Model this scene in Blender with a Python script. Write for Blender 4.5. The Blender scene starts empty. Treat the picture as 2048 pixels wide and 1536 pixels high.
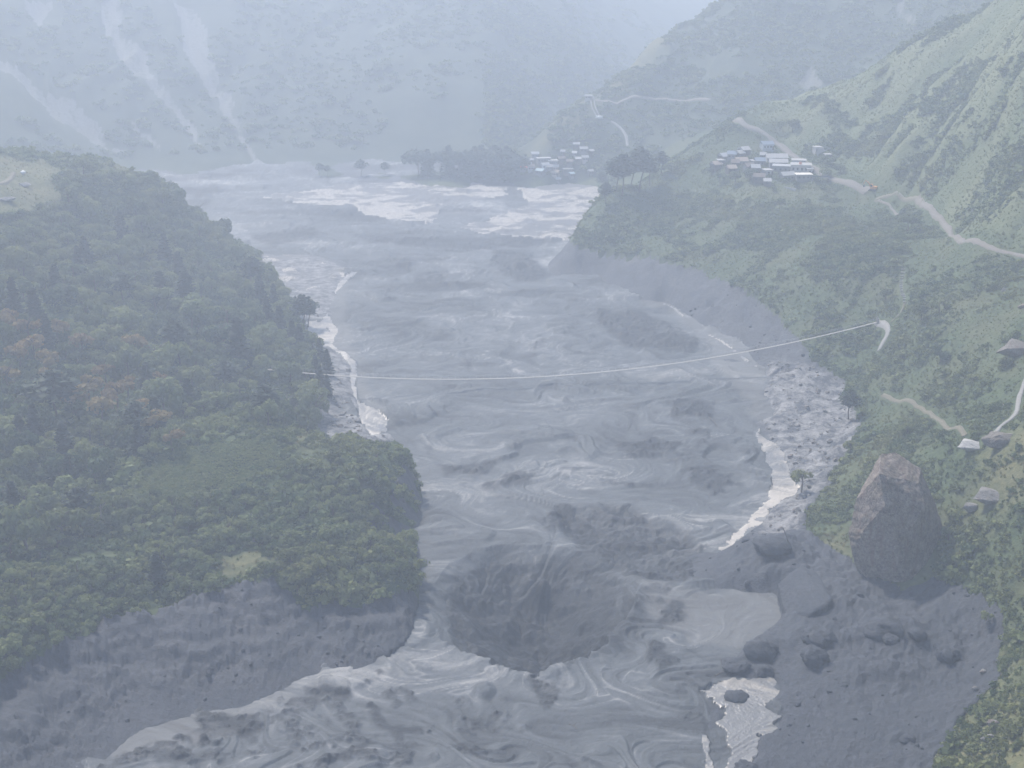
import bpy, bmesh, math, random
import numpy as np
from mathutils import Vector, Matrix

R = math.radians
scene = bpy.context.scene
col = scene.collection

# ---------------------------------------------------------------- camera, sky, sun, exposure
CAM_H, PITCH, FOC = 150.0, R(18.0), 2813.0          # metres, radians, focal length in photo pixels (2048 wide)
cam_d = bpy.data.cameras.new('camera')
cam = bpy.data.objects.new('camera', cam_d)
col.objects.link(cam)
cam.location = (0, 0, CAM_H)
cam.rotation_euler = (R(90) - PITCH, 0, 0)
cam_d.sensor_width = 36.0
cam_d.lens = 36.0 * FOC / 2048.0
cam_d.clip_start, cam_d.clip_end = 1.0, 9000.0
scene.camera = cam

SUN_EL, SUN_AZ = R(50), R(-32)                      # azimuth clockwise from +Y (straight ahead)
w = bpy.data.worlds.new('World'); scene.world = w; w.use_nodes = True
wn = w.node_tree; wn.nodes.clear()
sky = wn.nodes.new('ShaderNodeTexSky'); sky.sky_type = 'NISHITA'; sky.sun_disc = False
sky.sun_elevation = SUN_EL; sky.sun_rotation = SUN_AZ; sky.altitude = 1500; sky.dust_density = 2.0
bg = wn.nodes.new('ShaderNodeBackground'); bg.inputs['Strength'].default_value = 0.10
wo = wn.nodes.new('ShaderNodeOutputWorld')
wn.links.new(sky.outputs[0], bg.inputs[0]); wn.links.new(bg.outputs[0], wo.inputs[0])
sun_d = bpy.data.lights.new('sun', 'SUN'); sun_d.energy = 4.0; sun_d.angle = R(2.0); sun_d.color = (1.0, 0.91, 0.80)
sun = bpy.data.objects.new('sun', sun_d); col.objects.link(sun)
sv = Vector((math.sin(SUN_AZ) * math.cos(SUN_EL), math.cos(SUN_AZ) * math.cos(SUN_EL), math.sin(SUN_EL)))
sun.rotation_euler = sv.to_track_quat('Z', 'Y').to_euler(); sun.location = sv * 500 + Vector((0, 500, 100))
scene.view_settings.view_transform = 'Standard'; scene.view_settings.look = 'None'
scene.view_settings.gamma = 1.0; scene.view_settings.use_curve_mapping = False
scene.view_settings.exposure = 1.12
scene.cycles.volume_bounces = 2
scene.cycles.max_bounces = 6
HAZE_DENSITY = 0.00082

# ---------------------------------------------------------------- pixel <-> world helpers (photo pixels, 2048 x 1536)
CP, SP = math.cos(PITCH), math.sin(PITCH)
def ray(px, py):
    c = (np.asarray(px, float) - 1024.0) / FOC; r = (768.0 - np.asarray(py, float)) / FOC
    return c, CP + r * SP, -SP + r * CP
def at_y(px, py, Y):
    dx, dy, dz = ray(px, py); t = Y / dy
    return float(dx * t), float(Y), float(CAM_H + dz * t)
def at_z(px, py, z):
    dx, dy, dz = ray(px, py); t = (z - CAM_H) / dz
    return float(dx * t), float(dy * t), float(z)
def col_y(px, Y, z):                                # a hidden point: azimuth of a pixel column, own depth and height
    return float((px - 1024.0) / FOC * Y / 0.98), float(Y), float(z)

# ---------------------------------------------------------------- numpy noise
rs = np.random.RandomState(7)
LAT = rs.rand(256, 256).astype(np.float32)
def vnoise(x, y, seed=0):
    x = x + seed * 37.13; y = y + seed * 91.7
    xi = np.floor(x).astype(np.int64); yi = np.floor(y).astype(np.int64)
    fx = (x - xi).astype(np.float32); fy = (y - yi).astype(np.float32)
    fx = fx * fx * fx * (fx * (fx * 6 - 15) + 10); fy = fy * fy * fy * (fy * (fy * 6 - 15) + 10)
    x0 = xi & 255; x1 = (xi + 1) & 255; y0 = yi & 255; y1 = (yi + 1) & 255
    a = LAT[y0, x0] * (1 - fx) + LAT[y0, x1] * fx
    b = LAT[y1, x0] * (1 - fx) + LAT[y1, x1] * fx
    return (a * (1 - fy) + b * fy) * 2 - 1
def fbm(x, y, octs=4, gain=0.5, seed=0):
    s = 0; a = 1.0; n = 0
    for i in range(octs):
        ca, sa = math.cos(i * 1.3), math.sin(i * 1.3)
        s = s + a * vnoise((x * ca - y * sa) * 2 ** i, (x * sa + y * ca) * 2 ** i, seed + i); n += a; a *= gain
    return s / n
def ridged(x, y, octs=4, gain=0.5, seed=0):
    s = 0; a = 1.0; n = 0
    for i in range(octs):
        s = s + a * (1 - 2 * np.abs(vnoise(x * 2 ** i, y * 2 ** i, seed + i))); n += a; a *= gain
    return s / n
def sstep(a, b, x):
    t = np.clip((x - a) / (b - a), 0, 1); return t * t * (3 - 2 * t)

# ---------------------------------------------------------------- terrain control points
P = []
def pz(*pts):
    for px, py, z in pts: P.append(at_z(px, py, z))
def pyy(*pts):
    for px, py, Y in pts: P.append(at_y(px, py, Y))
def hid(*pts):
    for px, Y, z in pts: P.append(col_y(px, Y, z))
# left near bank and bench
pz((150,1560,0),(250,1470,0),(400,1410,0),(550,1378,0),(700,1350,0),(760,1325,0),(838,1285,-.5),(838,1225,0),(838,1150,0),(838,1095,0),
   (828,1062,0),(760,1085,2),(-150,1560,2),(60,1536,2),(-200,1700,4),(300,1800,-3),
   (540,1172,10),(600,1215,6.5),(720,1205,5),(810,1205,4),(400,1190,10.5),(300,1222,9.5),(150,1282,9),(0,1365,8),(-150,1400,11),
   (240,1330,4.5),(450,1290,5),(120,1420,4),(-300,1200,22),(-300,1000,32),(-350,700,50),
   (780,897,11),(715,888,14),(650,882,17),(520,872,20),(430,858,21),(320,875,21),(815,935,8),(826,975,4),
   (200,900,19),(0,900,23),(200,1050,15),(0,1050,17),(400,1050,15.5),(600,1050,13),(700,1000,12.5),(780,990,8),(750,1100,8),(740,1040,8),
   (600,1170,9.5),(700,1185,6.5),(800,1160,7),(815,1110,6),(0,1200,13),(200,1180,13),(400,950,18),(550,950,17.5),(680,930,15),
   (400,800,12),(520,815,8.5),(600,850,4),(640,875,2),(715,870,1.2),(700,810,.8),(645,790,2),(625,705,2),(610,645,1.2),(575,590,1),(520,525,1),
   (200,800,18),(0,800,25),(300,760,16),(775,868,.2),(745,830,.2),(700,745,.2),(670,690,.2),(655,610,.2),(690,545,.2),(600,520,.8),(640,545,.6))
pyy((0,318,600),(100,322,605),(240,338,620),(330,385,640),(400,445,652),(470,492,655),(50,400,560),(0,500,500),(200,500,540),(350,500,585),
    (440,530,605),(0,600,450),(200,600,485),(400,600,530),(520,600,548),(0,700,410),(200,700,430),(400,700,455),(550,700,470),(150,400,575),(250,430,585),
    (-300,300,560),(-300,480,480))
hid((0,700,30),(0,800,12),(0,860,12),(150,720,14),(150,820,4),(300,720,2),(300,820,-1),(400,740,-3),(500,690,-2),(-300,720,45),(-300,830,40))
# far end of the lake and the far mountain
pz((380,348,.5),(640,350,.5),(760,347,.5),(850,352,1),(940,358,2),(1040,362,2.5),(700,365,-.5))
pyy((180,300,930),(300,302,950),(450,305,955),(600,312,955),(750,316,960),(900,316,955),(0,250,900),(0,100,1000),(0,0,1070),(0,-200,1250),(0,-400,1500),
    (300,200,1010),(300,100,1085),(300,0,1160),(300,-200,1340),(300,-400,1600),
    (600,200,1040),(600,100,1130),(600,0,1220),(600,-150,1400),(600,-300,1650),(-300,200,880),(-300,0,1000),(-300,-300,1250),
    (1000,250,1000),(1000,170,1080),(1000,100,1150),(1000,0,1270),(1000,-200,1550),(800,220,1015),(800,0,1240),(800,-200,1450),
    (1150,150,1200),(1200,60,1450),(1250,0,1700),(1250,-100,2100),(1420,-30,2400),(1100,-200,2000),(1700,-300,2500),(600,-420,2000),(1200,-250,2900),(0,-550,2200),(2000,-400,2900))
# second ridge
pyy((1030,312,880),(1100,260,900),(1150,215,925),(1180,202,935),(1230,162,965),(1300,94,1010),(1370,52,1040),(1440,10,1070),(1480,-20,1090),
    (1560,-80,1110),(1700,-150,1130),(1900,-200,1120),(2200,-260,1100),
    (1180,290,885),(1100,320,872),(1300,200,925),(1400,200,905),(1400,275,850),(1340,300,855),(1400,100,985),(1600,50,1000),(1600,150,930),(1800,40,980),(1500,100,965),
    (1700,-40,1040),(2000,-60,960))
pz((1040,350,3),(1120,352,3.5),(1190,352,4.5),(1090,364,2))
hid((1060,955,3),(1150,1010,5),(1230,1080,10),(1300,1150,20),(1450,1250,40),(1600,1300,60),(1000,930,4),(1800,1300,90))
# right hill
pyy((1480,243,740),(1530,208,755),(1620,187,757),(1700,162,747),(1740,140,741),(1800,102,731),(1900,50,716),(2000,0,701),(2060,-32,693),(2200,-120,690),(2400,-220,690),
    (1400,300,725),(1345,345,712),(1215,385,700),(1140,485,645),(1165,440,675),(1300,372,698),(1400,352,704),
    (1500,385,650),(1600,330,690),(1600,365,665),(1450,330,700),(1700,375,640),(1740,385,628),(1560,285,725),(1650,300,692),(1500,260,732),(1680,250,705),
    (1800,200,690),(1900,150,672),(2000,100,640),(1800,300,630),(1900,300,590),(2040,300,522),(2040,150,575),(1850,400,585),(1930,400,553),(2040,400,492),
    (1930,487,500),(2040,508,465),(1800,400,610),(2200,500,420),(2250,250,500),(1750,240,697),(1700,200,725))
hid((1620,810,45),(1720,820,47),(1820,830,56),(2000,800,80),(1560,820,40),(1250,775,2),(1250,835,7),(1200,800,.3),(1190,740,0),(1150,700,-1),(1330,790,22),(1420,800,32),(1500,800,40))
pz((1205,505,8),(1300,520,10),(1400,540,10),(1480,580,9),(1560,640,7),(1600,690,6),(1650,742,4),(1690,768,3),
   (1133,502,0),(1180,548,0),(1270,590,0),(1350,622,.3),(1420,665,.5),(1500,712,1),(1545,770,1.2),
   (1440,690,.4),(1540,740,1.4),(1600,800,2),(1680,900,3),(1620,1000,3),(1560,1060,2.2),(1530,860,.3),(1548,960,.3),(1500,1062,.3),(1430,1105,.2),(1500,800,.4),
   (1700,1200,4),(1600,1250,2.5),(1800,1250,4.5),(1950,1230,7),(1990,1290,6),(1960,1400,4.5),(1880,1500,3),(1850,1560,3),(1700,1400,2),(1560,1300,1),(1600,1500,.6),
   (1430,1560,.2),(1460,1400,.2),(1445,1158,1.6),(1520,1178,1.6),(1500,1112,4.0),(1560,1085,5.5),(1600,1090,5.5),(1545,1140,4.2),(1640,1150,4),(1310,1120,-2),(1290,1160,-3),(1470,1310,.2),(1500,1700,0),(1800,1750,3),(2300,1750,16),
   (2040,1250,11),(2040,1400,10),(1960,1530,6.5),(2040,1536,10),(2200,1500,19),(2200,1200,32),(2200,1000,43),(2040,1100,20),(1950,1100,14),(1920,1000,17),
   (1940,890,25),(2040,885,31),(2040,830,31),(1850,880,17),(1700,960,6),(1650,1030,4.5),(1680,1085,5),(1760,1040,8),(1800,900,13),(1750,850,6.5),(1800,800,10),
   (1900,830,19),(2040,750,32),(1750,740,9),(1755,645,16),(1900,700,25),(2040,640,38),(1650,640,11),(1700,560,24),(1800,600,25),(1900,580,34),(1700,470,29),
   (1800,480,33),(1600,500,24),(1600,580,16),(1500,500,17),(1400,450,19),(1300,430,19),(1560,430,28),(2200,800,46),(2250,650,58),(1880,1160,7.5),(1800,1165,5),(2300,900,60))
# lake bed
pz(*[(a,b,-6) for a,b in ((1000,1000),(1000,800),(900,600),(1100,650),(1200,900),(1300,1000),(800,420),(1000,440),(600,400),(900,500),(1050,560),(700,480),
   (1300,750),(850,800),(856,960),(862,1000),(858,920),(838,893),(880,1050),(875,1120),(872,1200),(1000,1450),(700,1450),(1200,1400),(1300,1250),(900,1150),(1400,880),(1000,1650),(1450,950),(800,700),(1100,400),(1000,1250),(1000,385),(1250,680))],(500,1480,-2.5))
P = np.array(P)

# ---------------------------------------------------------------- thin plate spline on (x/Y, ln Y)
def uv(x, y): return np.stack([np.asarray(x) / np.asarray(y) * 2.2, np.log(np.asarray(y) / 400.0)], -1)
def tps_fit(P, smooth=2e-4):
    q = uv(P[:, 0], P[:, 1]); n = len(q)
    d2 = ((q[:, None] - q[None]) ** 2).sum(-1)
    K = 0.5 * d2 * np.log(d2 + 1e-12) + smooth * np.eye(n)
    A = np.zeros((n + 3, n + 3)); A[:n, :n] = K; A[:n, n] = 1; A[:n, n + 1:] = q; A[n, :n] = 1; A[n + 1:, :n] = q.T
    b = np.zeros(n + 3); b[:n] = P[:, 2]
    return q, np.linalg.solve(A, b)
def tps_eval(fit, x, y):
    q, wv = fit; n = len(q); p = uv(x, y).reshape(-1, 2); out = np.empty(len(p))
    for i in range(0, len(p), 20000):
        s = p[i:i + 20000]
        d2 = (s[:, 0:1] - q[None, :, 0]) ** 2 + (s[:, 1:2] - q[None, :, 1]) ** 2
        out[i:i + 20000] = (0.5 * d2 * np.log(d2 + 1e-12)) @ wv[:n] + wv[n] + s @ wv[n + 1:]
    return out.reshape(np.shape(x))
fit = tps_fit(P)

# coarse evaluation grid, then everything samples it bilinearly
A0, A1, Y0, Y1 = -0.72, 0.78, 130.0, 3000.0
NA, NY = 741, 621
ga = np.linspace(A0, A1, NA); gy = np.exp(np.linspace(math.log(Y0), math.log(Y1), NY))
GA, GY = np.meshgrid(ga, gy)
GX = GA * GY
def sample(F, x, y):
    x = np.asarray(x, float); y = np.asarray(y, float)
    i = np.clip((x / y - A0) / (A1 - A0) * (NA - 1), 0, NA - 1.001)
    j = np.clip(np.log(y / Y0) / math.log(Y1 / Y0) * (NY - 1), 0, NY - 1.001)
    i0 = i.astype(int); j0 = j.astype(int); fi = i - i0; fj = j - j0
    return (F[j0, i0] * (1 - fi) + F[j0, i0 + 1] * fi) * (1 - fj) + (F[j0 + 1, i0] * (1 - fi) + F[j0 + 1, i0 + 1] * fi) * fj
ZB = tps_eval(fit, GX[::2, ::2], GY[::2, ::2])
# upsample by linear interpolation to the full grid
def up(F):
    a = np.stack([np.interp(ga, ga[::2], row) for row in F])
    ly = np.log(gy)
    return np.stack([np.interp(ly, ly[::2], c) for c in a.T]).T
ZB = up(ZB)

# ---------------------------------------------------------------- relief added to the smooth terrain
def poly_mask(pts, X, Y, warp=0.0, scale=12.0, seed=0):
    """1 inside a ground polygon (world x, y), its outline made ragged by noise"""
    if warp:
        X = X + warp * fbm(X / scale, Y / scale, 3, 0.6, seed + 50); Y = Y + warp * 2.0 * fbm(X / scale, Y / scale, 3, 0.6, seed + 90)
    inside = np.zeros(np.shape(X), bool)
    n = len(pts)
    for i in range(n):
        x0, y0 = pts[i][:2]; x1, y1 = pts[(i + 1) % n][:2]
        if y0 == y1: continue
        c = ((y0 > Y) != (y1 > Y)) & (X < (x1 - x0) * (Y - y0) / (y1 - y0) + x0)
        inside ^= c
    return inside.astype(np.float32)
def seg_dist(pts, X, Y):
    d = np.full(np.shape(X), 1e9)
    for (x0, y0), (x1, y1) in zip([p[:2] for p in pts], [p[:2] for p in pts[1:]]):
        vx, vy = x1 - x0, y1 - y0; L = vx * vx + vy * vy + 1e-9
        t = np.clip(((X - x0) * vx + (Y - y0) * vy) / L, 0, 1)
        d = np.minimum(d, np.hypot(X - x0 - t * vx, Y - y0 - t * vy))
    return d
def blur(M, n=1):
    for _ in range(n):
        M = (M + np.roll(M, 1, 0) + np.roll(M, -1, 0) + np.roll(M, 1, 1) + np.roll(M, -1, 1)) / 5.0
    return M
_ys = np.exp(np.linspace(math.log(170), math.log(2900), 1500))
def hit(px, py, F=None, floor=0.0):
    """where the ray through a photo pixel first meets the ground"""
    F = ZB if F is None else F
    dx, dy, dz = ray(px, py); t = _ys / dy
    z = CAM_H + dz * t
    g = np.maximum(sample(F, dx * t, _ys), floor)
    k = np.argmax(z < g)
    if z[k] >= g[k]: k = len(_ys) - 1
    if k > 0:
        e0 = z[k - 1] - g[k - 1]; e1 = z[k] - g[k]; s = e0 / (e0 - e1 + 1e-9)
    else: s = 0; k = 1
    Yh = _ys[k - 1] + s * (_ys[k] - _ys[k - 1]); t = Yh / dy
    return float(dx * t), float(Yh), float(CAM_H + dz * t)
def hits(*pts): return [hit(a, b) for a, b in pts]
def smooth_line(pts, step=2.0):
    pts = [np.array(p, float) for p in pts]; out = []
    for i in range(len(pts) - 1):
        p0 = pts[max(i - 1, 0)]; p1 = pts[i]; p2 = pts[i + 1]; p3 = pts[min(i + 2, len(pts) - 1)]
        n = max(1, int(np.linalg.norm((p2 - p1)[:2]) / step))
        for k in range(n):
            t = k / n
            out.append(0.5 * (2 * p1 + (p2 - p0) * t + (2 * p0 - 5 * p1 + 4 * p2 - p3) * t * t + (3 * p1 - p0 - 3 * p2 + p3) * t ** 3))
    out.append(pts[-1]); return out

bank_polys = [
    hits((-200,1440),(0,1362),(60,1330),(150,1280),(240,1238),(330,1218),(400,1188),(470,1172),(540,1168),(565,1195),(600,1218),(700,1212),(760,1206),(838,1200),(850,1300),(740,1345),(600,1400),(150,1620),(-300,1750)),
    hits((772,985),(800,935),(842,955),(858,1080),(772,1094),(735,1060),(740,1020)),
    hits((640,700),(640,870),(720,882),(785,890),(800,850),(720,735),(705,545),(640,512),(520,508),(515,525),(575,590),(602,645),(625,705)),
    hits((1110,480),(1150,492),(1205,503),(1300,518),(1400,538),(1480,576),(1570,648),(1602,688),(1640,730),(1690,762),(1705,800),(1722,850),(1700,900),(1662,955),(1622,1010),(1612,1060),
         (1640,1078),(1690,1112),(1740,1145),(1800,1172),(1870,1160),(1930,1180),(1995,1215),(2003,1290),(1985,1350),(1960,1400),(1900,1470),(1872,1500),(1850,1640),
         (1300,1750),(1300,1150),(1400,900),(1000,600),(1050,480)),
]
BARE = np.zeros_like(GX, dtype=np.float32)
for k, p in enumerate(bank_polys): BARE = np.maximum(BARE, poly_mask(p, GX, GY, 1.6, 9.0, k))
BARE *= 1 - poly_mask(bank_polys[1], GX, GY, 4, 9, 1) * sstep(.02, .2, fbm(GX / 6, GY / 6, 3, .6, 78))
BARE = np.maximum(BARE, ((ZB < 0.25) & (GY < 1000)).astype(np.float32))
scree_polys = [
    hits((0,125),(40,140),(90,180),(130,192),(185,238),(215,283),(262,300),(255,312),(200,282),(150,258),(100,228),(92,205),(50,182),(0,152),(-60,120)),
    hits((195,0),(245,0),(240,70),(290,118),(340,186),(385,238),(412,285),(395,287),(360,232),(320,202),(270,160),(225,92),(205,40)),
    hits((350,0),(390,20),(420,88),(440,150),(470,208),(482,272),(460,262),(430,217),(400,152),(370,102),(355,50)),
    hits((252,238),(300,272),(332,300),(318,304),(268,266)), hits((40,0),(105,0),(92,55),(60,42)),
    hits((1588,172),(1600,145),(1620,128),(1636,150),(1642,166),(1620,175)), hits((1795,0),(1815,0),(1830,50),(1848,76),(1830,80),(1810,45)),
]
SCREE = np.zeros_like(BARE)
for k, p in enumerate(scree_polys): SCREE = np.maximum(SCREE, poly_mask(p, GX, GY, 6.0, 26.0, 20 + k))
SCREE *= (GY > 780)
SCREE = SCREE * (.55 + .45 * sstep(-.30, .35, fbm((GX + .45 * GY) / 6.0, GY / 50.0, 4, .6, 62)))
SCREE = np.maximum(SCREE, sstep(4, 1.5, seg_dist(smooth_line(hits((480,268),(505,305),(535,342))), GX, GY)).astype(np.float32) * .7)
dry_polys = [
    hits((-40,318),(60,316),(122,330),(126,400),(80,430),(-40,445)), hits((205,338),(310,332),(330,348),(270,362),(215,352)),
    hits((590,878),(650,872),(700,885),(790,892),(800,908),(700,902),(600,895)),
    hits((1036,312),(1100,262),(1170,205),(1195,230),(1130,285),(1070,320)), hits((1200,190),(1300,94),(1340,90),(1290,150),(1240,195)),
    hits((1600,1085),(1640,1068),(1700,1072),(1700,1108),(1640,1112)), hits((1500,375),(1570,382),(1640,372),(1650,390),(1560,398),(1490,392)),
    hits((1560,225),(1720,225),(1760,280),(1620,300),(1580,270)),
    hits((1930,905),(2060,850),(2060,1020),(1990,1010)), hits((1880,1500),(2000,1300),(2060,1250),(2060,1540),(1860,1540)),
    hits((430,1120),(520,1110),(560,1150),(480,1170),(420,1165)),
]
DRY = np.zeros_like(BARE)
for k, p in enumerate(dry_polys): DRY = np.maximum(DRY, poly_mask(p, GX, GY, 3.0, 14.0, 40 + k))
DRY = blur(DRY, 8) * (.55 + .45 * sstep(-.3, .2, fbm(GX / 9, GY / 9, 3, .5, 61)))
rough_hill = poly_mask(hits((1500,235),(1700,155),(2010,-20)) + [(420, 800, 0), (460, 420, 0)] + hits((2045,505),(1928,482),(1880,430),(1840,398),(1745,375),(1650,320)), GX, GY, 4, 20, 60)
HILL = blur(rough_hill, 6)
MEADOW = blur(poly_mask(hits((335,890),(430,862),(540,874),(566,905),(525,965),(440,965),(380,1000),(310,950)), GX, GY, 9, 22, 66), 6)
lake_in = sstep(0.6, -1.0, ZB)
# gullies and ribs running down the steep right hill and the mountains, hummocks under the forest, slump steps in the bare bank
ca, sa = math.cos(R(24)), math.sin(R(24))
u1 = (GX * sa - GY * ca); v1 = (GX * ca + GY * sa)
rib = ridged(u1 / 17.0 + 1.2 * fbm(GX / 40, GY / 40, 2, .5, 3), v1 / 95.0, 4, 0.55, 4)
far = sstep(840, 960, GY)
u2 = GX + 0.25 * GY
ribf = ridged(u2 / 62.0 + 0.9 * fbm(GX / 120, GY / 120, 2, .5, 8), GY / 420.0, 5, 0.55, 9)
veg = (1 - BARE) * (1 - lake_in)
GUL = blur(SCREE, 4) * far
ZT = ZB + HILL * 3.6 * rib + far * sstep(8, 40, ZB) * 9.0 * ribf - 5.0 * GUL + veg * (1 - far) * (1 - HILL) * sstep(3, 12, ZB) * 2.6 * ridged((GX + .7 * GY) / 55, (GY - .5 * GX) / 120, 3, .5, 15) + veg * (1 - far) * (1.0 * fbm(GX / 14, GY / 14, 3, .5, 5) + 0.6 * fbm(GX / 4, GY / 4, 2, .5, 6))
sl = fbm(GX / 7, GY / 7, 4, 0.55, 11)
slump = np.abs(fbm(GX / 5.0, GY / 3.4, 4, .6, 12))
bank = BARE * sstep(-0.6, 0.9, ZB)
ZT = ZT + bank * (sstep(0.5, 3.5, ZB) * (1.5 * sl - 1.7 * slump + 0.5 + .7 * np.maximum(0, fbm(GX / 2.8, GY / 2.4, 3, .6, 17))) + 0.30 * fbm(GX / 1.6, GY / 1.6, 3, .6, 13) + 0.25 * sl)
for px_, py_, w_, h_ in ((1540,1092,70,1.2),(1523,1296,62,1.7),(1640,1272,64,2.0),(1628,1316,46,1.4),(1470,1330,52,.8),(1532,1343,28,.8),(1770,1256,66,1.8),(1832,1268,34,1.0),(1898,1308,44,1.3),(1494,1538,46,.8),(1640,1205,90,.8),(1700,1230,60,.9),(1580,1290,60,.8),(1690,1320,50,.5)):
    q = hit(px_, py_); rr = w_ * math.sqrt(q[0] ** 2 + q[1] ** 2 + 150 ** 2) / FOC * .62
    ZT = ZT + h_ * np.exp(-(((GX - q[0]) / rr) ** 2 + ((GY - q[1] - rr * .3) / (rr * 1.2)) ** 2) ** 1.2) * (1 + .35 * fbm(GX / 2.5, GY / 2.5, 3, .6, 19))
low = np.zeros_like(ZT)
for k, p in enumerate([((1392,1380),(1430,1362),(1462,1352),(1545,1350),(1566,1375),(1550,1395),(1536,1410),(1571,1430),(1556,1460),(1516,1477),(1520,1510),(1490,1545),(1405,1545),(1402,1470),(1440,1450),(1440,1410),(1405,1395)),
        ((1300,1150),(1430,1172),(1560,1182),(1568,1238),(1490,1300),(1460,1330),(1440,1420),(1300,1420),(1200,1300)),
        ((1505,850),(1530,876),(1562,893),(1579,930),(1594,960),(1604,990),(1562,1004),(1530,1034),(1490,1074),(1430,1109),(1380,1060),(1480,900)),
        ((1275,600),(1335,600),(1405,645),(1485,682),(1540,742),(1530,775),(1560,830),(1515,845),(1480,800),(1400,720),(1330,640)),
        ((715,805),(745,815),(782,835),(778,862),(745,880),(718,840)), ((605,640),(655,640),(680,560),(715,540),(705,640),(712,720),(790,830),(745,850),(715,810),(700,770),(704,735),(688,712),(655,690),(640,700),(612,668))]):
    low = np.maximum(low, poly_mask([at_z(a, b, 0)[:2] for a, b in p], GX, GY, .4, 6, 150 + k))
low = np.maximum(low, (np.hypot(GX - at_z(1075, 1240, 0)[0], (GY - at_z(1075, 1240, 0)[1]) * .9) < 27) * 1.0)
lowb = blur(low, 2)
ZT = ZT * (1 - lowb) + np.minimum(ZT, -.6) * lowb
hc = at_z(1075, 1240, 0)
ZT = ZT - 24 * sstep(40, 24, np.hypot(GX - hc[0], (GY - hc[1]) * .9)) * (ZT < .5)
stp = ZT / 1.9 + 0.6 * fbm(GX / 9, GY / 9, 2, .5, 14)
leftbank = poly_mask(bank_polys[0], GX, GY)
ZT = ZT + leftbank * sstep(1.0, 3.0, ZB) * 1.3 * (sstep(.3, .7, stp - np.floor(stp)) - (stp - np.floor(stp)))
ground_z = lambda x, y: float(np.maximum(sample(ZT, x, y), -0.2 if y < 1000 else -50))

# ---------------------------------------------------------------- materials
def new_mat(name):
    m = bpy.data.materials.new(name); m.use_nodes = True
    nt = m.node_tree; b = nt.nodes['Principled BSDF']
    b.inputs['Specular IOR Level'].default_value = 0.25
    return m, nt, b
def N(nt, t, **kw):
    n = nt.nodes.new(t)
    for k, v in kw.items(): setattr(n, k, v)
    return n
def noise(nt, scale, detail=4, rough=0.55, vec=None, dist=0.0):
    n = N(nt, 'ShaderNodeTexNoise'); n.inputs['Scale'].default_value = scale; n.inputs['Detail'].default_value = detail
    n.inputs['Roughness'].default_value = rough; n.inputs['Distortion'].default_value = dist
    if vec is None:
        g = N(nt, 'ShaderNodeNewGeometry'); vec = g.outputs['Position']
    nt.links.new(vec, n.inputs['Vector']); return n.outputs['Fac']
def ramp(nt, fac, stops):
    r = N(nt, 'ShaderNodeValToRGB'); e = r.color_ramp.elements
    while len(e) < len(stops): e.new(0.5)
    for el, (p, c) in zip(e, stops):
        el.position = p; el.color = (c, c, c, 1) if not isinstance(c, tuple) else (*c, 1)
    nt.links.new(fac, r.inputs['Fac']); return r.outputs['Color']
def mix(nt, fac, a, b, mode='MIX'):
    m = N(nt, 'ShaderNodeMix', data_type='RGBA', blend_type=mode)
    for s, v in ((m.inputs['Factor'], fac), (m.inputs['A'], a), (m.inputs['B'], b)):
        if isinstance(v, (int, float)): s.default_value = v
        elif isinstance(v, tuple): s.default_value = (*v, 1)
        else: nt.links.new(v, s)
    return m.outputs['Result']
def math_(nt, op, a, b=None, clamp=False):
    m = N(nt, 'ShaderNodeMath', operation=op, use_clamp=clamp)
    for i, v in enumerate((a, b)):
        if v is None: continue
        if isinstance(v, (int, float)): m.inputs[i].default_value = v
        else: nt.links.new(v, m.inputs[i])
    return m.outputs[0]
def attr(nt, name):
    a = N(nt, 'ShaderNodeAttribute', attribute_name=name); return a.outputs['Fac']
def bump(nt, b, h, strength=0.5, dist=0.3):
    n = N(nt, 'ShaderNodeBump'); n.inputs['Strength'].default_value = strength; n.inputs['Distance'].default_value = dist
    nt.links.new(h, n.inputs['Height']); nt.links.new(n.outputs[0], b.inputs['Normal'])

def terrain_material(name='hillside_soil_and_turf', far=False):
    m, nt, b = new_mat(name)
    n1 = noise(nt, 0.05, 6, .6); n2 = noise(nt, 0.6, 5, .65); n3 = noise(nt, 2.5, 3, .6)
    green = mix(nt, ramp(nt, n2, [(.35, (.030, .047, .020)), (.65, (.075, .105, .042))]), (.062, .085, .034), (.085, .10, .048))
    green = mix(nt, ramp(nt, n2, [(.38, 0.0), (.66, 1.0)]), (.032, .052, .022), (.085, .115, .045))
    green = mix(nt, ramp(nt, n1, [(.45, 0.0), (.7, .6)]), green, (.115, .115, .055))
    if far: green = mix(nt, ramp(nt, n1, [(.35, 0.0), (.65, 1.0)]), (.032, .050, .030), (.062, .078, .045))
    dry = mix(nt, ramp(nt, n2, [(.35, 0.0), (.7, 1.0)]), (.10, .11, .045), (.22, .19, .10))
    c = mix(nt, math_(nt, 'MULTIPLY', attr(nt, 'dry'), .75), green, dry)
    hillc = mix(nt, math_(nt, 'ADD', math_(nt, 'MULTIPLY', ramp(nt, n2, [(.35, 0.0), (.65, 1.0)]), .4), math_(nt, 'SUBTRACT', attr(nt, 'ribs'), .25), True), (.070, .105, .042), (.185, .192, .098))
    c = mix(nt, attr(nt, 'hill'), c, mix(nt, ramp(nt, n3, [(.3, 0.0), (.7, .5)]), hillc, (.05, .075, .03)))
    sc = mix(nt, ramp(nt, n2, [(.3, 0.0), (.7, 1.0)]), (.17, .16, .155), (.34, .33, .32))
    c = mix(nt, ramp(nt, math_(nt, 'ADD', attr(nt, 'scree'), math_(nt, 'MULTIPLY', math_(nt, 'SUBTRACT', noise(nt, .22, 5, .7), .5), .9)), [(.42, 0.0), (.66, .55)]), c, sc)
    nt.links.new(c, b.inputs['Base Color']); b.inputs['Roughness'].default_value = .9
    bump(nt, b, n2, .8, .5); return m
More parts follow.
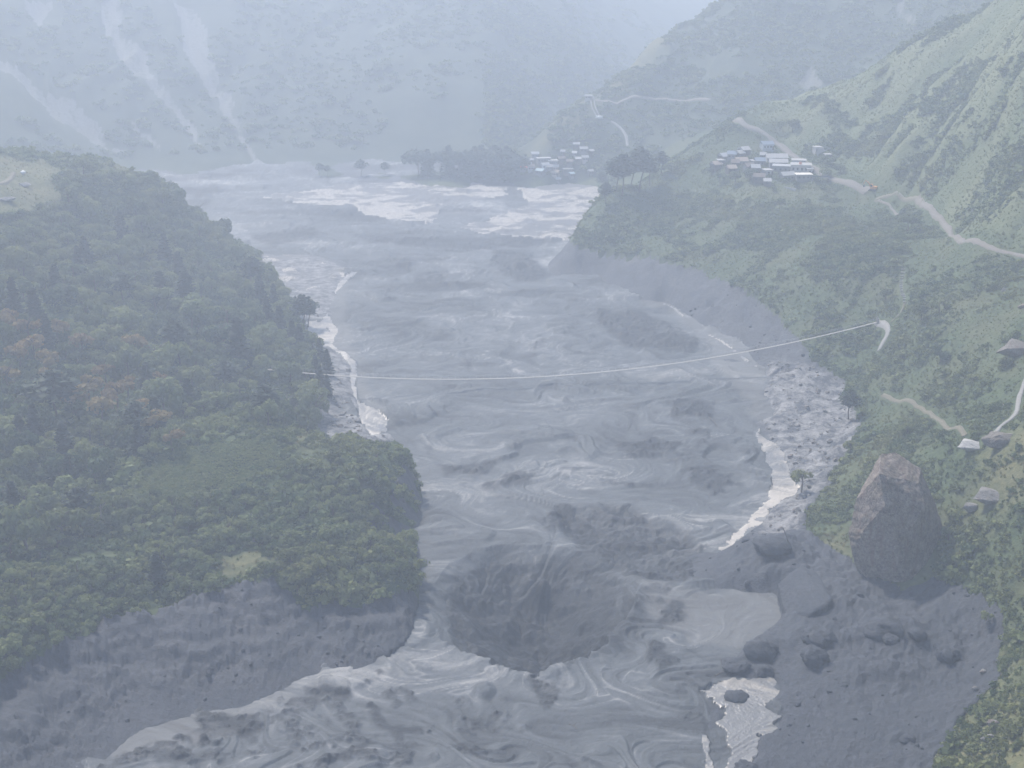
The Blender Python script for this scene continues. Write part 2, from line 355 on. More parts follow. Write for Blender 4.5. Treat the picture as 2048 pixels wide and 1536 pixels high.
def bank_material():
    m, nt, b = new_mat('grey_mud_coated_bank')
    n1 = noise(nt, 0.09, 5, .6); n2 = noise(nt, 0.8, 6, .7); n3 = noise(nt, 3.0, 4, .7)
    c = mix(nt, ramp(nt, n2, [(.32, 0.0), (.68, 1.0)]), (.021, .025, .033), (.064, .073, .090))
    c = mix(nt, ramp(nt, n1, [(.4, 0.0), (.65, .7)]), c, (.052, .060, .072))
    c = mix(nt, ramp(nt, n3, [(.56, 0.0), (.72, .75)]), c, (.024, .023, .025))
    c = mix(nt, math_(nt, 'MULTIPLY', attr(nt, 'rubble'), math_(nt, 'MULTIPLY', ramp(nt, noise(nt, .22, 6, .72), [(.40, 0.0), (.60, .9)]), ramp(nt, n2, [(.30, .35), (.60, 1.0)]))), c, (.36, .35, .34))
    nt.links.new(c, b.inputs['Base Color'])
    rg = ramp(nt, n1, [(.35, .52), (.65, .8)])
    nt.links.new(rg, b.inputs['Roughness']); b.inputs['Specular IOR Level'].default_value = .4
    h = math_(nt, 'ADD', n2, math_(nt, 'MULTIPLY', n3, .5)); bump(nt, b, h, 1.0, .55); return m
M_TERR, M_BANK = terrain_material(), bank_material()

def sheet(name, X, Y, Z, keep, mat, attrs, kind='structure'):
    ny, nx = X.shape
    idx = np.arange(ny * nx).reshape(ny, nx)
    f = np.stack([idx[:-1, :-1], idx[:-1, 1:], idx[1:, 1:], idx[1:, :-1]], -1)[keep].reshape(-1, 4)
    used = np.unique(f); remap = np.full(ny * nx, -1); remap[used] = np.arange(len(used)); f = remap[f]
    v = np.stack([X, Y, Z], -1).reshape(-1, 3)[used].astype(np.float32)
    me = bpy.data.meshes.new(name)
    me.vertices.add(len(v)); me.vertices.foreach_set('co', v.ravel())
    me.loops.add(f.size); me.loops.foreach_set('vertex_index', f.ravel().astype(np.int32))
    me.polygons.add(len(f)); me.polygons.foreach_set('loop_start', np.arange(0, f.size, 4, dtype=np.int32))
    me.polygons.foreach_set('use_smooth', np.ones(len(f), bool))
    me.update(calc_edges=True); me.validate()
    for k, a in attrs.items():
        at = me.attributes.new(k, 'FLOAT', 'POINT'); at.data.foreach_set('value', np.asarray(a, np.float32).ravel()[used])
    me.materials.append(mat)
    o = bpy.data.objects.new(name, me); col.objects.link(o); o['kind'] = kind
    return o
def fq(M): return (M[:-1, :-1] + M[1:, 1:] + M[1:, :-1] + M[:-1, 1:]) / 4
rub = np.zeros_like(BARE)
for k, p in enumerate((bank_polys[2], hits((1545,720),(1690,765),(1705,800),(1722,850),(1700,900),(1662,955),(1622,1010),(1590,1060),(1510,1070),(1540,1000),(1530,860),(1510,790)))):
    rub = np.maximum(rub, poly_mask(p, GX, GY, 1.5, 8, 70 + k))
rub = blur(rub, 3)
ZT = ZT + rub * (1.1 * fbm(GX / 5.0, GY / 4.0, 4, .65, 16) * sstep(.5, 1.5, ZB) + .1)
fb = fq(BARE) > .5; ff = fq(GY) > 860
ta = dict(dry=DRY, ribs=np.clip(.5 + .55 * rib, 0, 1) * HILL, scree=SCREE, hill=HILL, rubble=rub)
YF = 366.0
fa = np.linspace(-.58, .50, 1150); fy = np.exp(np.arange(math.log(198.0), math.log(YF), .0024)); FA, FY = np.meshgrid(fa, fy); FX = FA * FY
FZ = sample(ZT, FX, FY); fbk = sample(BARE, FX, FY)
leftq = (FX < 10) * .75 + .25
amp_ = sstep(-.2, 1.2, FZ) * (.45 + .55 * sstep(-.2, .3, fbm(FX / 9, FY / 9, 2, .5, 71)))
FZ = FZ + amp_ * (leftq * 1.0 * np.minimum(0, np.abs(fbm(FX / 3.4, FY / 2.4, 4, .65, 72)) * 3 - .45) + .20 * fbm(FX / .9, FY / .9, 3, .65, 73) + (.35 + .6 * leftq) * np.maximum(0, fbm(FX / 1.6, FY / 1.4, 4, .65, 74) - .22) * 1.6)
nearq = fq(GY) < YF * .9985
fbf = (fq(fbk) > .45)
sheet('mud_bank', GX, GY, ZT, fb & ~nearq, M_BANK, ta)
sheet('mud_bank', FX, FY, FZ, fbf, M_BANK, {k: sample(v, FX, FY) for k, v in ta.items()})
sheet('hillside', GX, GY, ZT - .5 * (BARE > .8) * (GY < YF), (~fb | (nearq & (fq(BARE) < .75)) | (nearq & (np.abs(fq(GX / GY)) > .49))) & ~ff, M_TERR, ta)
sheet('mountain', GX, GY, ZT, ~fb & ff, terrain_material('mountain_woods_and_turf', True), ta)

# ---------------------------------------------------------------- the mud flow
iy = np.linspace(1 / 985.0, 1 / 200.0, 720); my = 1 / iy[::-1]
ma = np.linspace(-0.46, 0.36, 860)
MA, MY = np.meshgrid(ma, my); MX = MA * MY
def z0(*pts): return [at_z(a, b, 0) for a, b in pts]
# swirls: carry every point back through a random eddy field, then read a streaky pattern there
S, CELL = 1024, 0.75
def spectral(seed, kmin, kmax, slope):
    r = np.random.RandomState(seed); f = np.fft.fftfreq(S, d=CELL); kx, ky = np.meshgrid(f, f); k = np.hypot(kx, ky) + 1e-9
    amp = np.where((k > kmin) & (k < kmax), k ** slope, 0)
    g = np.real(np.fft.ifft2(np.fft.fft2(r.randn(S, S)) * amp)); return (g / g.std()).astype(np.float32)
def tex(F, x, y):
    x = (x / CELL) % S; y = (y / CELL) % S
    i = x.astype(np.int32); j = y.astype(np.int32); fx = (x - i).astype(np.float32); fy = (y - j).astype(np.float32)
    i %= S; j %= S; i1 = (i + 1) % S; j1 = (j + 1) % S
    return (F[j, i] * (1 - fx) + F[j, i1] * fx) * (1 - fy) + (F[j1, i] * (1 - fx) + F[j1, i1] * fx) * fy
psi = spectral(3, 1 / 130, 1 / 14, -2.1)
VX = np.gradient(psi, axis=0); VY = -np.gradient(psi, axis=1); vs = np.hypot(VX, VY).mean(); VX /= vs; VY /= vs
ax, ay = MX.copy(), MY.copy()
for k in range(26):
    vx = tex(VX, ax, ay); vy = tex(VY, ax, ay)
    ax = ax + 0.62 * vx + 0.25; ay = ay + 0.42 * vy
pat1 = spectral(5, 1 / 34, 1 / 1.6, -1.25); pat2 = spectral(6, 1 / 9, 1 / 1.5, -.9)
sw1 = tex(pat1, ax, ay * .5); sw2 = tex(pat2, ax * 0.9, ay * 0.6)
hump = tex(spectral(9, 1 / 90, 1 / 9, -2.0), MX * 0.8 + 0.25 * (ax - MX), MY * 1.5 + .25 * (ay - MY))
def mm(pts, warp=2.0, sc=9.0, seed=0): return poly_mask(pts, MX, MY, warp, sc, seed)
clod_and_shade_px = [
    ((1190,612),(1270,620),(1330,645),(1395,680),(1392,702),(1320,698),(1250,692),(1205,650)), ((1230,880),(1310,868),(1372,900),(1340,915),(1262,915)),
    ((840,545),(895,546),(882,562),(828,560)), ((980,498),(1060,503),(1105,556),(1060,562),(1010,550)), ((1370,928),(1440,940),(1490,962),(1400,982)),
    ((880,920),(1000,914),(980,936),(900,942)), ((960,958),(1062,950),(1052,966),(970,972)), ((1296,1290),(1350,1330),(1322,1362),(1300,1332)),
    ((1340,1208),(1372,1214),(1310,1262),(1300,1250)), ((915,1500),(1012,1493),(990,1532),(930,1534)), ((600,1376),(700,1384),(692,1402),(600,1396)),
    ((500,466),(620,454),(645,475),(540,492)), ((700,468),(1000,490),(940,502),(720,482)), ((1360,800),(1420,812),(1400,830),(1350,822)), ((800,515),(830,520),(825,545),(790,535)),  # first two outlines: shade of the far swells, painted dark along with the clods
    ((740,1425),(840,1430),(835,1460),(760,1455)), ((560,1405),(640,1412),(630,1440),(540,1436)), ((1045,1375),(1100,1385),(1090,1420),(1040,1405)), ((1090,1000),(1130,1010),(1140,1050),(1090,1040)), ((390,1450),(520,1440),(500,1475),(380,1490)),
    ((250,1500),(380,1495),(330,1536),(220,1540)), ((640,1510),(760,1490),(740,1530),(640,1540)), ((400,375),(440,368),(430,392),(395,395)), ((1380,850),(1425,860),(1415,875),(1385,870)),
]
CLOD = np.zeros_like(MX, dtype=np.float32)
for k, p in enumerate(clod_and_shade_px): CLOD = np.maximum(CLOD, mm(z0(*p), 4.5, 11, 100 + k))
CLOD_AND_SHADE_RAW = CLOD.copy()
nearspeck = mm(z0((180,1540),(420,1430),(600,1370),(760,1350),(960,1400),(1120,1420),(900,1480),(860,1540)), 4, 15, 131)
CLOD = np.maximum(CLOD, nearspeck * (fbm(MX / 3.6, MY / 3.6, 4, .6, 21) > .17))
CLOD = np.maximum(CLOD, ((fbm(MX / 9, MY / 14, 5, .6, 22) > .50) & (MY < 620)).astype(np.float32))
CLOD = blur(CLOD, 2) * (.55 + .45 * sstep(-.25, .10, fbm(MX / 2.2, MY / 2.2, 4, .65, 23)))
# the collapsing hollow where the lake breaks through
near_lip = smooth_line(z0((893,1294),(905,1298),(960,1322),(1060,1353),(1130,1332),(1200,1297),(1250,1245),(1278,1195)), 1.0)
far_lip = z0((1284,1190),(1290,1150),(1230,1110),(1100,1088),(980,1085),(890,1130),(858,1180),(862,1225),(880,1275))
hol = mm(z0((862,1225),(880,1275),(905,1298),(960,1322),(1060,1353),(1130,1332),(1200,1297),(1250,1245),(1278,1195),(1290,1150),(1230,1110),(1100,1088),(980,1085),(890,1130),(858,1180)), 1.3, 5, 140)
dn = seg_dist(near_lip, MX, MY); df = seg_dist(far_lip, MX, MY)
depth = hol * np.minimum(np.minimum(17.0, dn * 3.6), 0.50 * df * (1 + .25 * fbm(MX / 7, MY / 7, 3, .5, 24)))
rim = (1 - hol) * np.exp(-(dn / 2.4) ** 2) * (0.9 + .9 * fbm(MX / 4, MY / 4, 3, .6, 27))
scarp = mm(z0((1110,1020),(1240,1005),(1330,1050),(1430,1108),(1450,1165),(1300,1152),(1200,1105),(1130,1065)), 2.5, 9, 141)
scarp = blur(scarp, 14)
streak_ = .5 + .5 * np.clip(1.3 * tex(spectral(25, 1 / 30, 1 / 2.5, -1.3), ax, ay * .6), -1, 1)
WET_AND_SHADE = np.clip((.68 + .32 * streak_) * blur(np.maximum(hol * sstep(.5, 3.5, depth), scarp * .95), 9), 0, 1)  # darker with hollow depth: wet mud plus the hollow's shade in its colour
WET_AND_SHADE = np.maximum(WET_AND_SHADE, .62 * blur(CLOD_AND_SHADE_RAW, 9) * (.4 + .6 * streak_))
# standing and running water, rubble bars
left_stream = smooth_line(z0((712,542),(690,560),(662,588),(650,610),(655,640),(668,665),(658,690),(690,710),(708,735),(703,770),(712,805),(735,840),(752,872)), 1.5)
dl = seg_dist(left_stream, MX, MY)
ST = (dl < 1.5 + 1.0 * fbm(MX / 5, MY / 5, 4, .65, 31)).astype(np.float32)
for k, p in enumerate([((715,805),(745,815),(778,835),(772,860),(745,876),(720,840)), ((610,640),(655,645),(660,700),(640,700),(615,668)),
        ((1510,850),(1530,878),(1562,893),(1577,930),(1592,960),(1602,990),(1562,1002),(1530,1032),(1490,1072),(1432,1107),(1480,1058),(1515,1022),(1542,988),(1542,940),(1522,900)),
        ((1398,1380),(1430,1366),(1462,1356),(1545,1354),(1562,1375),(1547,1395),(1530,1410),(1567,1430),(1552,1460),(1512,1477),(1516,1510),(1482,1540),(1450,1545),(1462,1490),(1443,1450),(1450,1410),(1410,1395))]):
    ST = np.maximum(ST, mm(z0(*p), 1.5, 3.5, 150 + k))
ST = np.maximum(ST, (seg_dist(smooth_line(z0((1285,602),(1340,612),(1392,655),(1450,688),(1512,732))), MX, MY) < .4 + .9 * fbm(MX / 6, MY / 6, 3, .6, 40)).astype(np.float32))
ST = np.maximum(ST, (seg_dist(smooth_line(z0((578,588),(610,575),(645,568))), MX, MY) < .7 + .8 * fbm(MX / 4, MY / 4, 3, .6, 38)).astype(np.float32))
ST = np.maximum(ST, (seg_dist(smooth_line(z0((1408,1472),(1414,1500),(1420,1545))), MX, MY) < .55 + .6 * fbm(MX / 2.5, MY / 2.5, 3, .6, 37)).astype(np.float32))
BAR = np.zeros_like(MX, dtype=np.float32)
for k, p in enumerate([((525,398),(640,374),(760,364),(900,362),(1000,370),(1010,386),(900,412),(870,428),(840,442),(780,438),(700,416),(600,408)),
        ((1035,374),(1110,366),(1195,374),(1200,400),(1182,440),(1142,478),(1080,472),(980,470),(930,452),(1060,405)), ((510,508),(620,514),(702,540),(652,570),(577,586),(530,552))]):
    BAR = np.maximum(BAR, mm(z0(*p), 7, 20, 160 + k))
braid = tex(spectral(12, 1 / 60, 1 / 1.6, -1.0), MX * .30, MY * .62)
PALE = np.zeros_like(BAR)
for k, p in enumerate([((1275,600),(1335,600),(1405,645),(1485,682),(1535,742),(1525,775),(1560,830),(1515,845),(1500,800),(1440,745),(1400,670),(1340,625)), ((1280,1160),(1430,1175),(1560,1185),(1565,1240),(1480,1300),(1400,1280),(1300,1230)),
        ((640,540),(700,545),(690,640),(720,730),(770,830),(760,870),(700,760),(650,680)), ((200,1490),(420,1405),(560,1372),(620,1390),(500,1440),(260,1530))]):
    PALE = np.maximum(PALE, mm(z0(*p), 3, 9, 170 + k))
PALE = blur(PALE, 6)
WAT = np.maximum(ST, BAR * (braid > -.1))
calm = 1 - np.clip(PALE + ST, 0, 1) * .35
stepf = tex(spectral(19, 1 / 60, 1 / 7, -2.0), ax * .9, ay * 1.15); brk = sstep(-.1, .5, tex(spectral(20, 1 / 70, 1 / 12, -1.4), MX, MY))
FOLD = sum(sstep(-.05, .05, stepf - c_) * a_ for c_, a_ in ((-.9, .8), (.25, .7), (1.15, .9))) * brk
EDGE = sum(np.exp(-((stepf - c_) / .055) ** 2) for c_ in (-.9, .25, 1.15)) * brk
MZ = (0.0 + calm * (.50 * FOLD - .30) + calm * (0.20 * hump + 0.06 * sw1 + .035 * sw2 + .10 * fbm(MX / 1.5, MY / 1.5, 2, .6, 39)) + CLOD * (0.15 + 1.5 * np.maximum(0, fbm(MX / 3.1, MY / 2.4, 5, .65, 33)))
      + BAR * (.2 + .7 * np.maximum(0, fbm(MX / 3.2, MY / 6, 3, .6, 34))) - depth + rim - scarp * 1.2 + scarp * 1.6 * fbm(MX / 6, MY / 4, 5, .68, 35)
      + hol * .95 * (fbm(MX / 4.0, MY / 3.0, 5, .70, 36) + .10 * np.clip(sw1, -2, 2)) * sstep(0, 3, depth))
MZ = np.where(ST > .5, 0.03 + .10 * sw1 + 0.05 * hump, MZ)
def mud_material():
    m, nt, b = new_mat('wet_grey_mud')
    n2 = noise(nt, 0.9, 5, .65); n3 = noise(nt, 3.5, 3, .6)
    s = attr(nt, 'swirl')
    c = ramp(nt, math_(nt, 'ADD', s, math_(nt, 'ADD', math_(nt, 'MULTIPLY', math_(nt, 'SUBTRACT', n2, .5), .42), math_(nt, 'MULTIPLY', math_(nt, 'SUBTRACT', n3, .5), .22))), [(.10, (.043, .048, .053)), (.40, (.085, .095, .102)), (.58, (.108, .118, .126)), (.78, (.185, .190, .192)), (.95, (.285, .282, .275))])
    c = mix(nt, math_(nt, 'MULTIPLY', attr(nt, 'pale'), .38), c, (.20, .197, .19))
    cl = mix(nt, ramp(nt, n3, [(.40, 0.0), (.72, 1.0)]), (.013, .016, .020), (.040, .049, .058))
    c = mix(nt, math_(nt, 'MULTIPLY', attr(nt, 'clod_and_shade'), .85), c, cl)
    c = mix(nt, math_(nt, 'MULTIPLY', attr(nt, 'wet_and_shade'), .9), c, mix(nt, ramp(nt, n2, [(.4, 0.0), (.7, 1.0)]), (.005, .007, .010), (.018, .024, .031)))  # dark mix: wet mud, and shade painted into the hollow and far swells
    nt.links.new(c, b.inputs['Base Color'])
    r = math_(nt, 'ADD', math_(nt, 'MULTIPLY', s, -.15), .72)
    nt.links.new(r, b.inputs['Roughness']); b.inputs['Specular IOR Level'].default_value = .24
    bump(nt, b, math_(nt, 'ADD', n2, math_(nt, 'MULTIPLY', n3, .5)), .75, .35); return m
def water_material():
    m, nt, b = new_mat('silty_glinting_water')
    s = attr(nt, 'swirl'); n2 = noise(nt, 1.2, 4, .6)
    c = ramp(nt, math_(nt, 'ADD', s, math_(nt, 'MULTIPLY', math_(nt, 'SUBTRACT', n2, .5), .3)), [(.30, (.16, .158, .155)), (.50, (.31, .285, .25)), (.75, (.50, .45, .385))])  # pale silt, brightened further so the colour carries the water's glints
    nt.links.new(c, b.inputs['Base Color']); b.inputs['Roughness'].default_value = .30; b.inputs['Specular IOR Level'].default_value = .6
    bump(nt, b, n2, .9, .35); return m
def bar_material():
    m, nt, b = new_mat('glinting_river_rubble')
    n2 = noise(nt, 0.5, 5, .7); n3 = noise(nt, 1.6, 4, .7)
    c = mix(nt, ramp(nt, n3, [(.38, 0.0), (.6, 1.0)]), (.085, .085, .09), (.60, .55, .48))  # bright specks are sun glints on wet rubble, put into the base colour
    c = mix(nt, ramp(nt, attr(nt, 'braid'), [(.40, .92), (.62, 0.0)]), c, (.105, .108, .112))
    nt.links.new(c, b.inputs['Base Color']); b.inputs['Roughness'].default_value = .5
    bump(nt, b, n3, .9, .5); return m
tz = sample(ZT, MX, MY)
vis = fq((tz < MZ + 1.0).astype(np.float32)) > 0
vis &= fq(MY) < 985
vein = np.exp(-(tex(spectral(15, 1 / 45, 1 / 4, -1.7), ax, ay) / .11) ** 2)
swirl = np.clip(.43 + .10 * sw1 + .07 * sw2 + .06 * hump + .30 * vein * sstep(-.8, .6, hump) + .10 * tex(spectral(16, 1 / 160, 1 / 30, -1.5), MX, MY), 0, 1)
swell_shade = sstep(.35, 1.3, tex(spectral(18, 1 / 60, 1 / 7, -1.9), MX * .30, MY * .8)) * sstep(500, 640, MY) * (1 - BAR)  # shaded sides of the far swells, painted into the mud colour
WET_AND_SHADE = np.maximum(WET_AND_SHADE, .75 * swell_shade)
mat_attrs = dict(swirl=swirl, braid=np.clip(.5 + .28 * braid, 0, 1), clod_and_shade=CLOD, wet_and_shade=WET_AND_SHADE, pale=PALE)
fw = fq(ST) > .5; fbar = (fq(BAR) > .5) & ~fw
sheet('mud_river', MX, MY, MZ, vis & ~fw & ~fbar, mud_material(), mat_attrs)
sheet('stream_water', MX, MY, MZ, vis & fw, water_material(), mat_attrs)
sheet('river_rubble_bar', MX, MY, MZ, vis & fbar, bar_material(), mat_attrs)

# ---------------------------------------------------------------- haze
hx, hy0, hy1, hz0, hz1 = 2200.0, -150.0, 3150.0, -34.0, float(max(ZT.max(), CAM_H)) + 12.0
bm = bmesh.new(); bmesh.ops.create_cube(bm, size=1.0)
for v in bm.verts: v.co = Vector((v.co.x * 2 * hx, hy0 + (v.co.y + .5) * (hy1 - hy0), hz0 + (v.co.z + .5) * (hz1 - hz0)))
me = bpy.data.meshes.new('haze'); bm.to_mesh(me); bm.free()
hz = bpy.data.objects.new('haze', me); col.objects.link(hz); hz['kind'] = 'stuff'
hm = bpy.data.materials.new('valley_haze'); hm.use_nodes = True; nt = hm.node_tree; nt.nodes.clear()
pv = nt.nodes.new('ShaderNodeVolumePrincipled'); out = nt.nodes.new('ShaderNodeOutputMaterial')
pv.inputs['Color'].default_value = (.750, .846, 1.0, 1); pv.inputs['Density'].default_value = HAZE_DENSITY; pv.inputs['Anisotropy'].default_value = 0.25
nt.links.new(pv.outputs[0], out.inputs['Volume']); me.materials.append(hm)
print('terrain z range', ZT.min(), ZT.max())

# ---------------------------------------------------------------- object helpers
def tag(o, label=None, cat=None, group=None, kind=None):
    if label: o['label'] = label
    if cat: o['category'] = cat
    if group: o['group'] = group
    if kind: o['kind'] = kind
    return o
def empty(name, loc, rz=0.0, label=None, cat=None, group=None):
    o = bpy.data.objects.new(name, None); col.objects.link(o); o.location = loc; o.rotation_euler = (0, 0, rz)
    return tag(o, label, cat, group)
def mesh_obj(name, me, parent=None, loc=(0, 0, 0), rot=(0, 0, 0), scale=(1, 1, 1)):
    o = bpy.data.objects.new(name, me); col.objects.link(o); o.parent = parent
    o.location = loc; o.rotation_euler = rot; o.scale = scale; return o
def to_mesh(name, bm, mat, smooth=False):
    me = bpy.data.meshes.new(name); bm.to_mesh(me); bm.free(); me.materials.append(mat)
    if smooth: me.polygons.foreach_set('use_smooth', [True] * len(me.polygons))
    return me
def pydata(name, v, f, mat):
    me = bpy.data.meshes.new(name); me.from_pydata(v, [], f); me.update(); me.materials.append(mat); return me
def add_box(bm, c, s, rz=0.0, rx=0.0, ry=0.0, taper=1.0):
    M = Matrix.Translation(c) @ Matrix.Rotation(rz, 4, 'Z') @ Matrix.Rotation(ry, 4, 'Y') @ Matrix.Rotation(rx, 4, 'X')
    vs = []
    for z in (-.5, .5):
        k = taper if z > 0 else 1.0
        for x, y in ((-.5, -.5), (.5, -.5), (.5, .5), (-.5, .5)): vs.append(bm.verts.new(M @ Vector((x * s[0] * k, y * s[1] * k, z * s[2]))))
    for q in ((3, 2, 1, 0), (4, 5, 6, 7), (0, 1, 5, 4), (1, 2, 6, 5), (2, 3, 7, 6), (3, 0, 4, 7)): bm.faces.new([vs[i] for i in q])
def add_tube(bm, pts, radii, n=6):
    rings = []
    for i, p in enumerate(pts):
        p = Vector(p); d = (Vector(pts[min(i + 1, len(pts) - 1)]) - Vector(pts[max(i - 1, 0)])).normalized()
        a = d.orthogonal().normalized(); b = d.cross(a); r = radii[i] if hasattr(radii, '__len__') else radii
        rings.append([bm.verts.new(p + (a * math.cos(t) + b * math.sin(t)) * r) for t in (2 * math.pi * k / n for k in range(n))])
    for r0, r1 in zip(rings, rings[1:]):
        for k in range(n): bm.faces.new((r0[k], r0[(k + 1) % n], r1[(k + 1) % n], r1[k]))
    for r in (rings[0], rings[-1]):
        try: bm.faces.new(r)
        except ValueError: pass
def flat_mat(name, c, rough=.8, var=.25, scale=2.0, spec=.25, metal=0.0):
    m, nt, b = new_mat(name)
    n = noise(nt, scale, 4, .6)
    lo = tuple(v * (1 - var) for v in c); hi = tuple(min(1, v * (1 + var)) for v in c)
    nt.links.new(mix(nt, ramp(nt, n, [(.3, 0.0), (.7, 1.0)]), lo, hi), b.inputs['Base Color'])
    b.inputs['Roughness'].default_value = rough; b.inputs['Specular IOR Level'].default_value = spec; b.inputs['Metallic'].default_value = metal
    return m
def leaf_mat(name, c0, c1, c2, trans=.38):
    """leaves: colour differs from plant to plant and from patch to patch of ground"""
    m, nt, b = new_mat(name)
    oi = N(nt, 'ShaderNodeObjectInfo'); n = noise(nt, .9, 3, .6); n2 = noise(nt, .035, 4, .6)
    c = mix(nt, ramp(nt, oi.outputs['Random'], [(.0, 0.0), (.45, .25), (.8, .8), (1.0, 1.0)]), c0, c1)
    c = mix(nt, ramp(nt, n, [(.45, 0.0), (.75, .55)]), c, c2)
    c = mix(nt, ramp(nt, n2, [(.45, 0.0), (.68, .5)]), c, tuple(x * y for x, y in zip(c1, (1.25, 1.05, 1.0))))
    nt.links.new(c, b.inputs['Base Color']); b.inputs['Roughness'].default_value = .65; b.inputs['Specular IOR Level'].default_value = .15
    tr = N(nt, 'ShaderNodeBsdfTranslucent'); nt.links.new(c, tr.inputs['Color'])
    ms = N(nt, 'ShaderNodeMixShader'); ms.inputs[0].default_value = trans
    nt.links.new(b.outputs[0], ms.inputs[1]); nt.links.new(tr.outputs[0], ms.inputs[2])
    nt.links.new(ms.outputs[0], nt.nodes['Material Output'].inputs['Surface']); return m
L_GREEN = leaf_mat('broad_leaves', (.036, .070, .036), (.205, .240, .092), (.200, .245, .100))
L_SHRUB = leaf_mat('shrub_leaves', (.052, .094, .036), (.195, .225, .085), (.205, .245, .100))
L_DARK = leaf_mat('conifer_needles', (.026, .044, .028), (.042, .064, .036), (.055, .078, .042), .15)
L_RUST = leaf_mat('rust_tinged_leaves', (.205, .140, .062), (.275, .215, .085), (.21, .20, .08))
L_GRASS = leaf_mat('grass_blades', (.105, .145, .048), (.195, .205, .078), (.225, .225, .095))
L_MEADOW = leaf_mat('meadow_leaves', (.130, .180, .070), (.215, .250, .095), (.250, .265, .110))
L_DRY = leaf_mat('dry_grass_blades', (.170, .150, .065), (.230, .205, .100), (.200, .200, .085))
M_BARK = flat_mat('bark', (.11, .085, .065)); M_PALEBARK = flat_mat('pale_bark', (.24, .22, .19))

# ---------------------------------------------------------------- plants
def leaf_quad(v, f, c, nrm, s, rng, asp=1.0):
    nrm = nrm / (np.linalg.norm(nrm) + 1e-9)
    a = np.cross(nrm, rng.normal(size=3)); a /= np.linalg.norm(a) + 1e-9; b = np.cross(nrm, a)
    i = len(v); a = a * s * asp; b = b * s
    k = rng.uniform(.35, .75)
    for q in (-a * .5 - b * k * .6, a * .6 - b * .5, a * k + b * .6, -a * .55 + b * .5): v.append(tuple(c + q))
    f.append((i, i + 1, i + 2, i + 3))
def crown_mesh(name, mat, seed, lobes=9, leaves=70, flat=.8, leaf=.135, sparse=0.0):
    rng = np.random.RandomState(seed); v, f = [], []
    for l in range(lobes):
        d = rng.normal(size=3); d /= np.linalg.norm(d); d[2] = abs(d[2]) * .9 - .25
        c = d * rng.uniform(.45, .85) * np.array([1, 1, flat]); r = rng.uniform(.26, .46)
        if rng.rand() < sparse: r *= .6
        for k in range(leaves):
            n = rng.normal(size=3); n /= np.linalg.norm(n)
            if n[2] < -.35 and rng.rand() < .6: n[2] = -n[2]
            p = c + n * r * rng.uniform(.72, 1.12) * np.array([1, 1, flat])
            leaf_quad(v, f, p, n + rng.normal(size=3) * .55 + np.array([0, 0, .3]), leaf * rng.uniform(.6, 1.25), rng)
    return pydata(name, v, f, mat)
def trunk_mesh(name, mat, seed, h=1.0, r=.06, limbs=5, spread=.55):
    rng = random.Random(seed); bm = bmesh.new(); x = y = 0; pts = []
    for k in range(5):
        pts.append((x, y, h * k / 4)); x += rng.uniform(-.05, .05) * h; y += rng.uniform(-.05, .05) * h
    add_tube(bm, pts, [r, r * .85, r * .7, r * .55, r * .3], 6)
    for k in range(limbs):
        a = rng.uniform(0, 6.28); z = h * rng.uniform(.45, .85); L = spread * rng.uniform(.6, 1)
        p = Vector((pts[2][0], pts[2][1], z)); q = p + Vector((math.cos(a) * L * .5, math.sin(a) * L * .5, L * .35)); e = q + Vector((math.cos(a) * L * .5, math.sin(a) * L * .5, L * .25))
        add_tube(bm, [p, q, e], [r * .45, r * .3, r * .12], 4)
    return to_mesh(name, bm, mat)
def conifer_mesh(name, mat, seed, tiers=13, flat=False):
    """unit height spruce: drooping whorls; flat=True gives a pine with a bare lower stem and plate like crown"""
    rng = np.random.RandomState(seed); v, f = [], []
    for t in range(tiers):
        u = t / (tiers - 1)
        if flat: z = .52 + .46 * u; R0 = .30 * math.sin(math.pi * (.22 + .72 * u)) * rng.uniform(.8, 1.15)
        else: z = .10 + .88 * u; R0 = .27 * (1 - u) ** .85 + .02
        nb = 9 if not flat else 8
        for b in range(nb):
            a = 2 * math.pi * (b + rng.rand()) / nb; L = R0 * rng.uniform(.7, 1.15)
            for s in range(7 if not flat else 8):
                q = (s + .6) / 7
                p = np.array([math.cos(a) * L * q, math.sin(a) * L * q, z - (.10 * q * L / .27 if not flat else -.02 * q)]) + rng.normal(size=3) * .012
                leaf_quad(v, f, p, np.array([0, 0, 1.0]) + rng.normal(size=3) * .5, (.055 if not flat else .06) * rng.uniform(.7, 1.2), rng, 1.3)
    return pydata(name, v, f, mat)
def shrub_mesh(name, mat, seed, n=70):
    rng = np.random.RandomState(seed); v, f = [], []
    cs = [np.array([rng.uniform(-.5, .5), rng.uniform(-.5, .5), rng.uniform(.15, .45)]) for _ in range(4)]
    for k in range(n):
        d = rng.normal(size=3); d /= np.linalg.norm(d); d[2] = abs(d[2])
        p = cs[k % 4] + d * np.array([.42, .42, .38]) * rng.uniform(.6, 1.1)
        leaf_quad(v, f, p, d + rng.normal(size=3) * .6, .27 * rng.uniform(.6, 1.3), rng)
    return pydata(name, v, f, mat)
def tuft_mesh(name, mat, seed, n=26):
    rng = np.random.RandomState(seed); v, f = [], []
    for k in range(n):
        a = rng.uniform(0, 6.28); r = rng.uniform(0, .5); h = rng.uniform(.35, .9); lean = rng.uniform(.1, .45); w = rng.uniform(.035, .07)
        b = np.array([math.cos(a) * r, math.sin(a) * r, -.05]); t = b + np.array([math.cos(a) * lean, math.sin(a) * lean, h])
        s = np.array([-math.sin(a), math.cos(a), 0]) * w; i = len(v)
        v += [tuple(b - s), tuple(b + s), tuple((b + t) / 2 + s * .9 + np.array([0, 0, .06])), tuple(t), tuple((b + t) / 2 - s * .9 + np.array([0, 0, .06]))]
        f.append((i, i + 1, i + 2, i + 3, i + 4))
    return pydata(name, v, f, mat)

